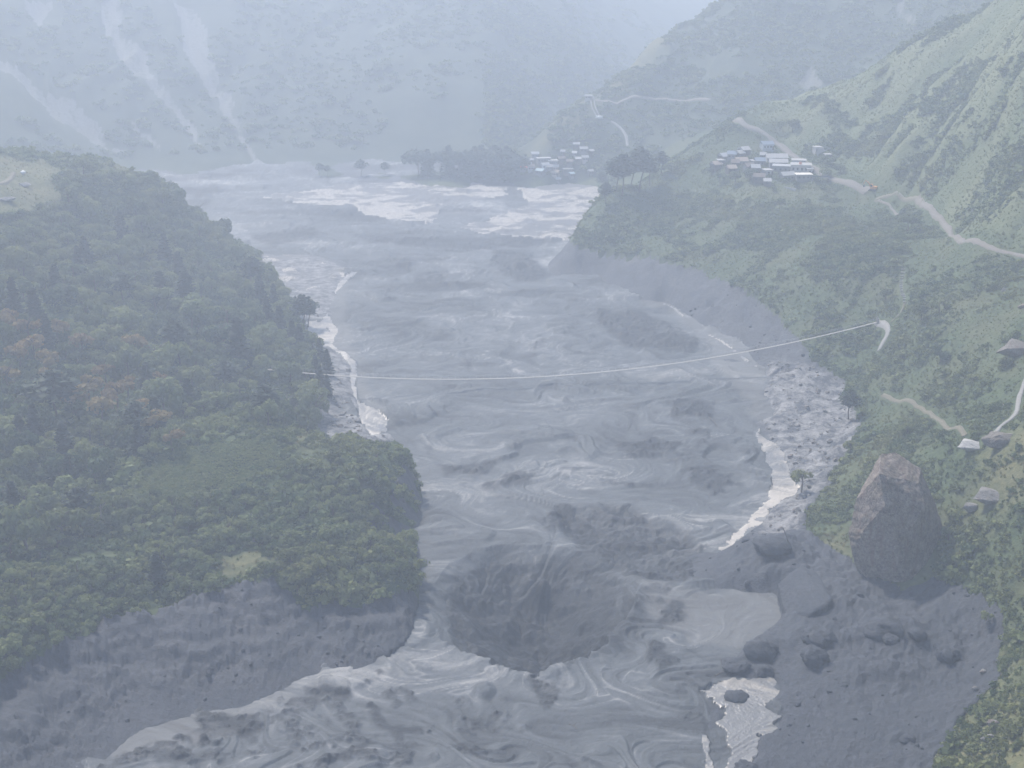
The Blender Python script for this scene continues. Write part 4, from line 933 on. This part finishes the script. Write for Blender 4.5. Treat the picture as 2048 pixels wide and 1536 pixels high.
# long white wall right of the upper white house, awning, wall by the terrace edge
x, y, z, k = px_scale(1652, 304); bm = bmesh.new(); add_box(bm, (0, 0, .9), (34 * k, .35, 2.4)); tag(mesh_obj('garden_wall', to_mesh('garden_wall', bm, WALL['white']), None, (x, y, z), (0, 0, -.05)), 'long white wall right of the white walled house above the road', 'wall')
x, y, z, k = px_scale(1641, 363); aw = empty('market_awning', (x, y, z), -.25, 'slanting blue roadside awning on thin posts right of the cream roofed house', 'awning')
bm = bmesh.new(); add_box(bm, (0, 0, 2.3), (34 * k, 4.6, .12), 0, R(-14)); mesh_obj('canopy', to_mesh('canopy', bm, ROOF['blue']), aw)
for sx in (-1, 1):
    for sy, hh in ((-1, 1.8), (1, 2.85)):
        bm = bmesh.new(); add_tube(bm, [(sx * 15 * k, sy * 1.9, -.4), (sx * 15 * k, sy * 1.9, hh)], .09, 5); mesh_obj('post', to_mesh('post', bm, WALL['grey']), aw)
a, b = hit(1569, 375, ZT), hit(1592, 383, ZT); bm = bmesh.new(); dx = np.array(b) - np.array(a); add_box(bm, (0, 0, .35), (float(np.hypot(dx[0], dx[1])), .35, 1.1), math.atan2(dx[1], dx[0]))
tag(mesh_obj('retaining_wall', to_mesh('retaining_wall', bm, WALL['white']), None, tuple((np.array(a) + np.array(b)) / 2)), 'low pale wall on the grass below the hamlet', 'wall')

# ---------------------------------------------------------------- excavator
def excavator(px, py, label):
    x, y, z, k = px_scale(px, py); t = empty('excavator', (x, y, z), R(150), label, 'excavator')
    M_O = M('orange_paint', (.62, .27, .05), var=.1, rough=.45, spec=.4); M_D = M('dark_rubber', (.04, .04, .042), var=.2)
    for s in (-1, 1):
        bm = bmesh.new(); add_box(bm, (0, s * 1.05, .42), (3.4, .55, .8)); bmesh.ops.bevel(bm, geom=bm.edges[:], offset=.16, segments=2, affect='EDGES'); mesh_obj('track', to_mesh('track', bm, M_D), t)
    bm = bmesh.new(); add_box(bm, (0, 0, .95), (1.6, 1.6, .35)); mesh_obj('turntable', to_mesh('turntable', bm, M_D), t)
    bm = bmesh.new(); add_box(bm, (-.55, 0, 1.65), (3.0, 2.5, 1.1)); bmesh.ops.bevel(bm, geom=bm.edges[:], offset=.12, segments=2, affect='EDGES'); mesh_obj('engine_housing', to_mesh('engine_housing', bm, M_O), t)
    bm = bmesh.new(); add_box(bm, (.45, .72, 2.5), (1.5, 1.0, 1.45), taper=.86); cab = mesh_obj('cab', to_mesh('cab', bm, M_O), t)
    mesh_obj('windscreen', unit_box('windscreen', M_GLASS), cab, (1.16, .72, 2.55), (0, R(-6), 0), (.05, .78, .95)); mesh_obj('side_window', unit_box('side_window', M_GLASS), cab, (.45, 1.20, 2.6), (0, 0, 0), (1.0, .05, .8))
    bm = bmesh.new(); add_tube(bm, [(.9, -.35, 1.7), (2.2, -.35, 3.6), (3.6, -.35, 4.5)], [.3, .34, .22], 4); mesh_obj('boom', to_mesh('boom', bm, M_O), t)
    bm = bmesh.new(); add_tube(bm, [(3.4, -.35, 4.75), (4.1, -.35, 3.4), (4.3, -.35, 2.4)], [.2, .22, .14], 4); mesh_obj('stick', to_mesh('stick', bm, M_O), t)
    bm = bmesh.new(); add_box(bm, (4.1, -.35, 1.9), (.9, 1.0, .9), 0, 0, R(25), .6); mesh_obj('bucket', to_mesh('bucket', bm, M_D), t)
    bm = bmesh.new(); add_tube(bm, [(1.2, -.35, 1.6), (2.1, -.35, 3.0)], .09, 5); mesh_obj('hydraulic_cylinder', to_mesh('hydraulic_cylinder', bm, WALL['grey']), t)
    keepclear.append((x, y, 4)); return t
excavator(1745, 382, 'orange tracked excavator parked at the lower end of the dirt road')

# ---------------------------------------------------------------- footbridge
A, B = np.array(hit(515, 741, ZT)), np.array(hit(1755, 648, ZT)); A[2] += 2.2; B[2] += 1.4
bpx = [(515,738),(620,746),(700,752),(800,756.5),(930,758),(1100,752),(1250,740),(1400,718),(1560,689),(1660,668),(1755,645)]
bl = [np.array(at_y(a, b, A[1] + (B[1] - A[1]) * (a - 515) / 1240.0)) for a, b in bpx]
bxs = np.array([p[0] for p in bl]); cf = np.polyfit(bxs, [p[2] for p in bl], 3); cfy = np.polyfit(bxs, [p[1] for p in bl], 1)
dk = [(x, float(np.polyval(cfy, x)), float(np.polyval(cf, x))) for x in np.linspace(bxs[0], bxs[-1], 90)]
M_CABLE = M('steel_cable', (.42, .43, .44), var=.1, rough=.5); M_DECK = M('weathered_pale_planks', (.36, .345, .32), var=.15)
br = empty('suspension_footbridge', dk[0], 0, 'long slender suspension footbridge slung across the mud flow between the two slopes', 'footbridge')
loc = lambda p, dy=0, dz=0: (p[0] - dk[0][0], p[1] - dk[0][1] + dy, p[2] - dk[0][2] + dz)
bm = bmesh.new()
for p, q in zip(dk, dk[1:]):
    v = [bm.verts.new(loc(*a)) for a in ((p, -.45, 0), (q, -.45, 0), (q, .45, 0), (p, .45, 0))] + [bm.verts.new(loc(*a)) for a in ((p, -.45, -.1), (q, -.45, -.1), (q, .45, -.1), (p, .45, -.1))]
    for f in ((0, 1, 2, 3), (7, 6, 5, 4), (0, 4, 5, 1), (2, 6, 7, 3)): bm.faces.new([v[i] for i in f])
mesh_obj('deck', to_mesh('deck', bm, M_DECK), br)
for s in (-1, 1):
    bm = bmesh.new(); add_tube(bm, [loc(p, s * .62, 1.15) for p in dk], .04, 4); mesh_obj('handrail_cable', to_mesh('handrail_cable', bm, M_CABLE), br)
    bm = bmesh.new()
    for p in dk: add_tube(bm, [loc(p, s * .62, 0), loc(p, s * .62, 1.15)], .022, 3)
    hg = mesh_obj('hanger_wires', to_mesh('hanger_wires', bm, M_CABLE), br); hg['kind'] = 'stuff'
for e, nm in ((dk[0], 'left'), (dk[-1], 'right')):
    g = ground_z(e[0], e[1])
    for s in (-1, 1):
        bm = bmesh.new(); top = max(1.6, 1.6); add_box(bm, loc((e[0], e[1], (g - 1 + e[2] + top) / 2), s * .9), (.5, .5, e[2] + top - g + 1)); mesh_obj('anchor_post', to_mesh('anchor_post', bm, M_CONC), br)

# drift wood
M_LOG = M('grey_driftwood', (.12, .105, .09))
def log(x0, y0, x1, y1, r, label, lift=0.0, top=0.0, cat='log', name='driftwood_log'):
    p, q = np.array(hit(x0, y0, ZT)), np.array(hit(x1, y1, ZT)); p[2] += lift; q[2] += lift + top
    bm = bmesh.new(); mid = (p + q) / 2 + np.array([.1, .15, .08]); add_tube(bm, [tuple(p - p), tuple(mid - p), tuple(q - p)], [r, r * .85, r * .5], 6)
    add_tube(bm, [tuple((mid - p) * .9), tuple((mid - p) * 1.1 + np.array([.5, .4, .5]))], [r * .5, r * .2], 4); o = mesh_obj(name, to_mesh(name, bm, M_LOG), None, tuple(p)); return tag(o, label, cat)
log(1138, 1452, 1154, 1462, .14, 'small stick lying on the pale mud in front of the hollow', .45); log(1430, 1355, 1448, 1347, .16, 'short stick floating above the bright pool', .4); log(1418, 838, 1436, 858, .16, 'curved pale trunk stranded on the mud right of a dark clump', .7)
p = np.array(hit(1581, 1092, ZT)); bm = bmesh.new(); add_tube(bm, [(0, 0, -.6), (-1.0, .3, 2.2), (-2.0, .5, 4.6)], [.2, .16, .07], 6); tag(mesh_obj('leaning_pole', to_mesh('leaning_pole', bm, M_LOG), None, tuple(p)), 'dark dead stem leaning out of the mud covered rock ridge', 'dead tree')

# ---------------------------------------------------------------- trees that stand apart
crowns = [crown_mesh('crown', L_GREEN, 100 + i, 8 + i % 5, 115, .7 + .06 * i) for i in range(8)]
crowns_r = [crown_mesh('crown', L_RUST, 120 + i, 10, 60, .75, .17, .5) for i in range(3)]
crowns_s = [crown_mesh('crown', L_SHRUB, 130 + i, 7 + i, 95, .75) for i in range(3)]
con = [conifer_mesh('crown', L_DARK, 140 + i) for i in range(3)]; pine = [conifer_mesh('crown', L_DARK, 150 + i, 9, True) for i in range(3)]
trunks = [trunk_mesh('trunk', M_BARK, 160 + i) for i in range(3)]; trunk_p = trunk_mesh('trunk', M_PALEBARK, 170, 1.0, .045); pole_t = trunk_mesh('trunk', M_BARK, 171, 1.0, .022, 0)
rt = random.Random(5)
def broad(x, y, z, r, crown, trunk, label, group=None, name='broadleaf_tree', up=1.15, cat='tree', tall=1.0):
    t = empty(name, (x, y, z - .3), rt.uniform(0, 6.28), label, cat, group)
    mesh_obj('trunk', trunk, t, (0, 0, 0), (0, 0, 0), (r * 1.2, r * 1.2, r * (up + .45)))
    mesh_obj('crown', crown, t, (0, 0, r * up), (0, 0, 0), (r, r * rt.uniform(.85, 1.1), r * tall)); return t
def spire(x, y, z, h, crown, label, group=None, name='conifer_tree', wide=1.0):
    t = empty(name, (x, y, z - .3), rt.uniform(0, 6.28), label, 'tree', group)
    mesh_obj('trunk', pole_t, t, (0, 0, 0), (0, 0, 0), (h, h, h * .98)); mesh_obj('crown', crown, t, (0, 0, 0), (0, 0, 0), (h * wide, h * wide, h)); return t
placed = []
def stand(px, py): x, y, z = hit(px, py, ZT); placed.append((x, y)); return x, y, z
lone = [
    (1603,985,3.2,1.5,'round crowned tree leaning at the edge of the right debris bank by the bright stream'), (1880,725,2.9,.9,'dark dense tree standing alone on the right slope below the footbridge end'),
    (1815,465,3.6,1.6,'tall dark tree in the hollow below the bend of the dirt road'), (1843,640,3.4,1.2,'dark bushy tree right of the footpath above the footbridge end'), (1878,625,2.8,1.0,'dark spreading tree right of the bushy one above the footbridge end'),
    (1772,600,2.6,1.1,'dark tree left of the pale stone steps'), (1812,872,2.2,1.0,'dark round bush in the grass above the huge boulder, left of two'), (1838,868,2.0,.9,'dark bush in the grass above the huge boulder, right of two'),
    (1898,1080,2.4,.9,'dark green bush against the right side of the huge boulder'), (1735,1010,2.6,.8,'low dark bush left of the top of the huge boulder'), (2010,735,2.2,1.0,'dark green tree left of the dark grey crag'), (2035,690,2.6,1.1,'dark tree above the dark grey crag'),
    (1700,905,2.4,1.0,'grey green bush at the edge of the right debris bank'), (1560,262,3.4,1.1,'round grey green tree above the dirt road'), (1585,265,4.2,1.0,'broad grey green tree right of the dirt road above the hamlet'), (1650,355,3.2,.8,'bushy tree right of the blue awning'),
    (1655,330,3.6,.8,'dense tree below the long white wall'), (1680,345,3.0,.8,'bushy tree right of the dense one below the long white wall'), (1500,360,3.4,1.1,'leafy tree below the left half of the hamlet'), (1470,370,3.6,1.1,'dark leafy tree at the lower left of the hamlet'), (1440,368,3.4,1.1,'leafy tree on the slope left below the hamlet'),
    (1546,384,2.0,.8,'small bush at the lower edge of the hamlet right of the white roofed shed'), (1590,374,2.2,.7,'low bush before the cream roofed house of the hamlet'), (1424,346,2.4,.8,'bush at the left end of the hamlet'), (1508,322,2.0,.9,'small tree between the roofs in the upper middle of the hamlet'), (1495,352,2.2,.8,'small tree between the lowest roofs left of the hamlet middle'), (1548,352,1.8,.8,'small tree right of the small white house with broken front'),
]
for i, (px, py, r, up, lb) in enumerate(lone):
    x, y, z = stand(px, py); broad(x, y, z, r, crowns[i % 8] if i % 4 else crowns_s[i % 3], trunks[i % 3], lb, None, up=up)
x, y, z = stand(1697, 838); spire(x, y, z, 9.5, pine[1], 'dark flat topped pine at the edge of the right debris bank', None, 'pine_tree', 1.25)
x, y, z = stand(205, 1046); t = broad(x, y, z, 3.2, crown_mesh('crown', L_SHRUB, 177, 6, 50, .45, .22), trunk_p, 'pale flat crowned tree with a thin bare pale trunk on the near left slope', None, up=2.0)
x, y, z = stand(316, 1172); spire(x, y, z, 8.5, con[0], 'bushy dark spruce on the near left slope', None, 'spruce_tree', 1.35)
x, y, z = stand(1970, 1250); broad(x, y, z, 1.6, crowns_s[0], trunk_p, 'thin pale stemmed sapling at the right edge of the mud plain', None, up=1.6)
farcrown = pydata('crown', [(a * .42, b * .42, .55 + c * .48) for a, b, c in [v.co for v in crown_mesh('crown', L_DARK, 190, 12, 60).vertices]], [tuple(range(i, i + 4)) for i in range(0, 12 * 60 * 4, 4)], L_DARK)
GP = 'pines on the far shore of the lake'
for i, (px, py, h) in enumerate([(640,352,11),(655,352,9),(722,352,14),(770,350,11),(838,352,15),(855,352,13),(880,352,14),(897,354,15),(915,354,14),(930,354,13),(948,355,15),(962,356,16),(978,356,17),(990,357,16),(1005,358,17),(1018,359,15),(1030,358,13),(1012,350,14),(985,350,15),(950,350,14),(905,350,13)]):
    x, y, z = stand(px, py); spire(x, y, z, h * (1.3 if i > 3 else .75), pine[i % 3] if i < 4 else con[i % 3] if i % 2 else farcrown, 'dark hazy pine in the row along the far shore left of the far village', GP, 'pine_tree', 1.35)
GQ = 'tall pines between the two villages'
for i, (px, py, h) in enumerate([(1244,392,20),(1278,385,22),(1232,384,17),(1262,378,18),(1300,372,14),(1212,410,11),(1322,350,12),(1204,384,12)]):
    x, y, z = stand(px, py); spire(x, y, z, h, pine[(i + 1) % 3], 'tall dark pine with a bare stem on the spur between the two villages', GQ, 'pine_tree', 1.2)
GC = 'conifers along the left shore'
for i, (px, py, h) in enumerate([(520,606,12),(536,650,11),(560,668,11),(585,690,10),(606,662,14),(616,655,12),(600,700,10),(640,725,9),(655,748,9),(632,760,9),(548,610,9),(500,570,10),(640,780,9),(655,795,8)]):
    x, y, z = stand(px, py); spire(x, y, z, h, con[i % 3] if i not in (4, 5) else pine[i % 3], 'dark conifer on the wooded left shore above the stream', GC, 'conifer_tree', 1.2)
GR = 'rust tinged trees of the left forest'
for i, (px, py, r) in enumerate([(60,690,3.2),(28,668,3.0),(165,715,2.9),(118,690,3.0),(70,725,3.1),(96,752,2.9),(182,812,3.3),(236,826,3.3),(205,850,3.0),(148,832,3.1),(282,858,3.0),(316,872,2.6),(256,805,3.0),(322,790,2.6),(270,715,2.8),(18,785,3.0),(104,785,3.0),(40,740,3.0),(212,770,2.6),(345,905,2.4)]):
    x, y, z = stand(px, py); broad(x, y, z, r * 1.45, crowns_r[i % 3], trunks[i % 3], 'rust and yellow tinged tree among the green trees of the left forest', GR, 'autumn_tree', 1.35)

# ---------------------------------------------------------------- the forest on the left slope
forest_zone = poly_mask([p[:2] for p in hits((-60,440),(110,415),(130,350),(225,345),(330,375),(400,440),(470,495),(505,525),(570,595),(600,650),(635,720),(640,800),(640,868),(560,868),(430,838),(330,850),(340,900),(250,960),(200,1090),(-60,1100))], GX, GY)
near_wood = poly_mask([p[:2] for p in hits((-60,1100),(200,1080),(260,1000),(420,990),(520,1000),(600,930),(700,925),(780,930),(760,1000),(760,1060),(835,1090),(835,1200),(700,1195),(600,1200),(540,1160),(400,1180),(150,1270),(-60,1380))], GX, GY)
cand = []
Xc, Yc = candidates(60000, 220, 680, -.47, .02); zc = sample(ZT, Xc, Yc)
fz = sample(forest_zone, Xc, Yc); nz = sample(near_wood, Xc, Yc)
okc = (sample(MEADOW, Xc, Yc) < .35 + .5 * rngv.rand(len(Xc)) ** 3) & ((fz > .5) | (nz > .5)) & (zc > .8) & (sample(BARE, Xc, Yc) < .3) & inframe(Xc, Yc, zc, .03)[2]
okc &= sample(DRY, Xc, Yc) < .15
okc &= fbm(Xc / 19, Yc / 19, 3, .55, 77) < .20
Xc, Yc, zc, nz = Xc[okc], Yc[okc], zc[okc], nz[okc]
grid = {}
def near(x, y, d):
    d = min(d, 8.0)
    i, j = int(x // 8), int(y // 8)
    for a in range(i - 1, i + 2):
        for b in range(j - 1, j + 2):
            for q in grid.get((a, b), ()):
                if (q[0] - x) ** 2 + (q[1] - y) ** 2 < d * d: return True
    return False
for x, y in placed: grid.setdefault((int(x // 8), int(y // 8)), []).append((x, y))
for x, y, z, n_ in zip(Xc, Yc, zc, nz):
    r = 2.4 + 4.2 * rt.random() ** 1.3 if n_ < .5 else rt.uniform(1.5, 3.4)
    if near(x, y, r * 1.45): continue
    grid.setdefault((int(x // 8), int(y // 8)), []).append((x, y)); cand.append((r / y, x, y, z, r, n_))
cand.sort(reverse=True)
LF = [(lambda px, py: py < 360, 'round green tree on the crest of the left spur right of the bare grassy top'), (lambda px, py: px < 200 and py < 480, 'green tree at the forest edge just below the bare grassy spur top'),
      (lambda px, py: px > 330 and py < 480, 'green tree on the right hand brow of the left spur above the far lake'), (lambda px, py: 400 < px < 560 and 700 < py < 790, 'green tree close round the left end of the footbridge'),
      (lambda px, py: px > 540 and py > 760, 'green tree beside the pale debris bank of the left stream'), (lambda px, py: px < 130 and 600 < py < 800, 'green tree among the rust tinged trees at the left picture edge'), (lambda px, py: 230 < px < 420 and 740 < py < 900, 'green tree between the rust tinged trees and the grassy bench'),
      (lambda px, py: px < 150 and py > 900, 'green tree low in the forest at the left picture edge'), (lambda px, py: py < 430, 'round green tree on the wooded top of the left spur'), (lambda px, py: px > 470 and py < 700, 'round green tree in the forest close to the left shore stream'),
      (lambda px, py: px > 420 and py < 800, 'round green tree in the forest around the left end of the footbridge'), (lambda px, py: px < 380 and 620 < py < 920, 'green tree standing in the forest among the rust tinged trees'),
      (lambda px, py: py >= 800, 'green tree of the lower left forest beside the grassy bench'), (lambda px, py: px < 260, 'round green tree at the left edge of the forest below the grassy spur top'), (lambda px, py: True, 'round green tree in the middle of the dense forest of the left slope')]
LN = [(lambda px, py: px > 760 and py < 1080, 'leafy tree hanging over the bare grey cliff of the near spur'), (lambda px, py: px > 540 and py > 1130, 'small leafy tree on the rim above the right end of the grey bank'), (lambda px, py: 180 < px < 260 and py < 1120, 'small leafy tree around the pale flat crowned tree'), (lambda px, py: px > 330 and py > 1110, 'small leafy tree just above the pale crest of the grey bank'), (lambda px, py: px < 120 and py > 1230, 'small leafy tree in the lowest left corner of the wooded slope'), (lambda px, py: px > 690 and py > 1060, 'leafy tree crowded on the nose of the near spur beside the mud flow'), (lambda px, py: px > 560, 'small leafy tree on the steep face of the near spur'), (lambda px, py: px > 260, 'small leafy tree on the near left slope around the spruce'),
      (lambda px, py: True, 'small leafy tree at the left edge of the near slope above the grey bank')]
def zone_label(Z, x, y, z):
    px, py, _ = inframe(x, y, z)
    return next(l for f, l in Z if f(px, py))
small = [c for c in cand if c[5] > .5]; large = [c for c in cand if c[5] <= .5]
conif = large[3:290:9]; large = [c for i, c in enumerate(large) if not (3 <= i < 290 and (i - 3) % 9 == 0)]
for i, (q, x, y, z, r, n_) in enumerate(conif): spire(x, y, z, 5.5 + 1.7 * r, con[i % 3] if i % 4 else pine[i % 3], 'dark narrow conifer rising among the round crowns of the left forest', 'conifers inside the left forest', 'conifer_tree', rt.uniform(1.2, 1.6))
for i, (q, x, y, z, r, n_) in enumerate(large[:285]):
    broad(x, y, z, r, crowns[i % 8] if i % 7 else crowns_s[i % 3], trunks[i % 3], (lb := zone_label(LF, x, y, z)), 'forest: ' + lb, 'forest_tree', 1.0, tall=rt.uniform(.8, 1.5))
for i, (q, x, y, z, r, n_) in enumerate(small[:150]):
    broad(x, y, z, r, crowns_s[i % 3] if i % 3 else crowns[i % 8], trunks[i % 3], (lb := zone_label(LN, x, y, z)), 'near slope: ' + lb, 'leafy_tree', .75)
rest = np.array([(x, y, z + r * .8, r) for q, x, y, z, r, n_ in large[285:] + small[150:230]])
print('forest', len(large), len(small), len(rest))
if len(rest): scatter('forest_canopy', rest, crowns + crowns_s[:1], 71)

# ---------------------------------------------------------------- ground cover
shr = [shrub_mesh('shrub', L_SHRUB, 200 + i) for i in range(5)] + [shrub_mesh('shrub', L_GREEN, 206)]
tuf = [tuft_mesh('tuft', L_GRASS, 210 + i) for i in range(3)]; tud = [tuft_mesh('tuft', L_DRY, 215 + i) for i in range(2)] + [tuf[0]]
H = lambda F, X, Y: sample(F, X, Y)
left = lambda X, Y, z: (X / Y < .03) & (Y < 700)
right = lambda X, Y, z: (X / Y > .03) & (Y < 800)
pts = veg_points(74000, 215, 700, .95, lambda X, Y, z: left(X, Y, z) & (H(DRY, X, Y) < .5) & (H(MEADOW, X, Y) < rngv.rand(len(X)) * .8 + .1), .5, -.60, .03, 2.6)
scatter('undergrowth', pts, shr + [shrub_mesh('shrub', L_MEADOW, 240), shrub_mesh('shrub', L_GREEN, 241)], 81)
patch = lambda X, Y: fbm(X / 22, Y / 22, 3, .55, 45) + .35 * fbm(X / 6, Y / 6, 2, .5, 46)
pts = veg_points(142000, 215, 790, .80, lambda X, Y, z: right(X, Y, z) & (H(HILL, X, Y) < .5) & (patch(X, Y) > -.12), .55, .03, .60, 2.6)
scatter('shrubbery', pts, shr, 82)
pts = veg_points(112000, 400, 790, .95, lambda X, Y, z: right(X, Y, z) & (H(HILL, X, Y) >= .5) & (patch(X, Y) - .5 * sample(rib, X, Y) > .16), .6, .1, .60, 2.2)
scatter('hill_shrubs', pts, shr, 83)
lush = [shrub_mesh('clump', L_MEADOW, 230 + i, 60) for i in range(4)]
pts = veg_points(60000, 300, 420, .62, lambda X, Y, z: (H(MEADOW, X, Y) > .12) & (X / Y < 0), .5, -.3, .0)
scatter('tall_meadow_grass', pts, lush, 88)
pts = veg_points(160000, 215, 760, .70, lambda X, Y, z: ((X / Y > .03) | (H(MEADOW, X, Y) > .3)) , .4)
scatter('grass', pts, tuf, 84)
pts = veg_points(70000, 215, 660, .6, lambda X, Y, z: H(DRY, X, Y) > .35, .4)
scatter('dry_grass', pts, tud, 85)
pts = veg_points(26000, 860, 1700, 3.2, lambda X, Y, z: (Y > 860) & (H(SCREE, X, Y) < .3) & (z > 5) & (patch(X / 3, Y / 3) > -.1), .5)
scatter('mountain_woods', pts, crowns_s + shr[:3], 86)
pts = veg_points(40000, 835, 1300, 1.5, lambda X, Y, z: (X / Y > -.02) & (z > 4) & (H(SCREE, X, Y) < .3) & (patch(X / 2, Y / 2) > -.25), .6, -.02, .47, 1.5)
scatter('ridge_scrub', pts, shr, 89)
# loose stones and clods on the bare ground
stone_src = [hull_rock('stone', rock_bank[i], M_PALEROCK if i < 3 else M_BROWNROCK if i < 4 else M_BANK, (0, 0, 0), 1, .05, i, .02) for i in range(5)]
X, Y = candidates(90000, 215, 560); z = sample(ZT, X, Y); ok = (sample(BARE, X, Y) > .6) & (z > .12) & (z < 12) & inframe(X, Y, z, .03)[2]
rr_ = sample(rub, X, Y); X, Y, z, rr_ = X[ok], Y[ok], z[ok], rr_[ok]; s = rngv.gamma(1.6, .32, len(X)).clip(.2, 2.4)
k = (rr_ > .3) & (rngv.rand(len(X)) < .20); scatter('rubble', np.stack([X, Y, z + .1 * s, s * 1.1], 1)[k], stone_src[:4], 87)
k = (rr_ <= .3) & (rngv.rand(len(X)) < .05 + .16 * sstep(.0, .4, fbm(X / 14, Y / 14, 3, .6, 79))); scatter('mud_clods', np.stack([X, Y, z + .04 * s, s * .85], 1)[k], stone_src[4:] + stone_src[4:5], 90)
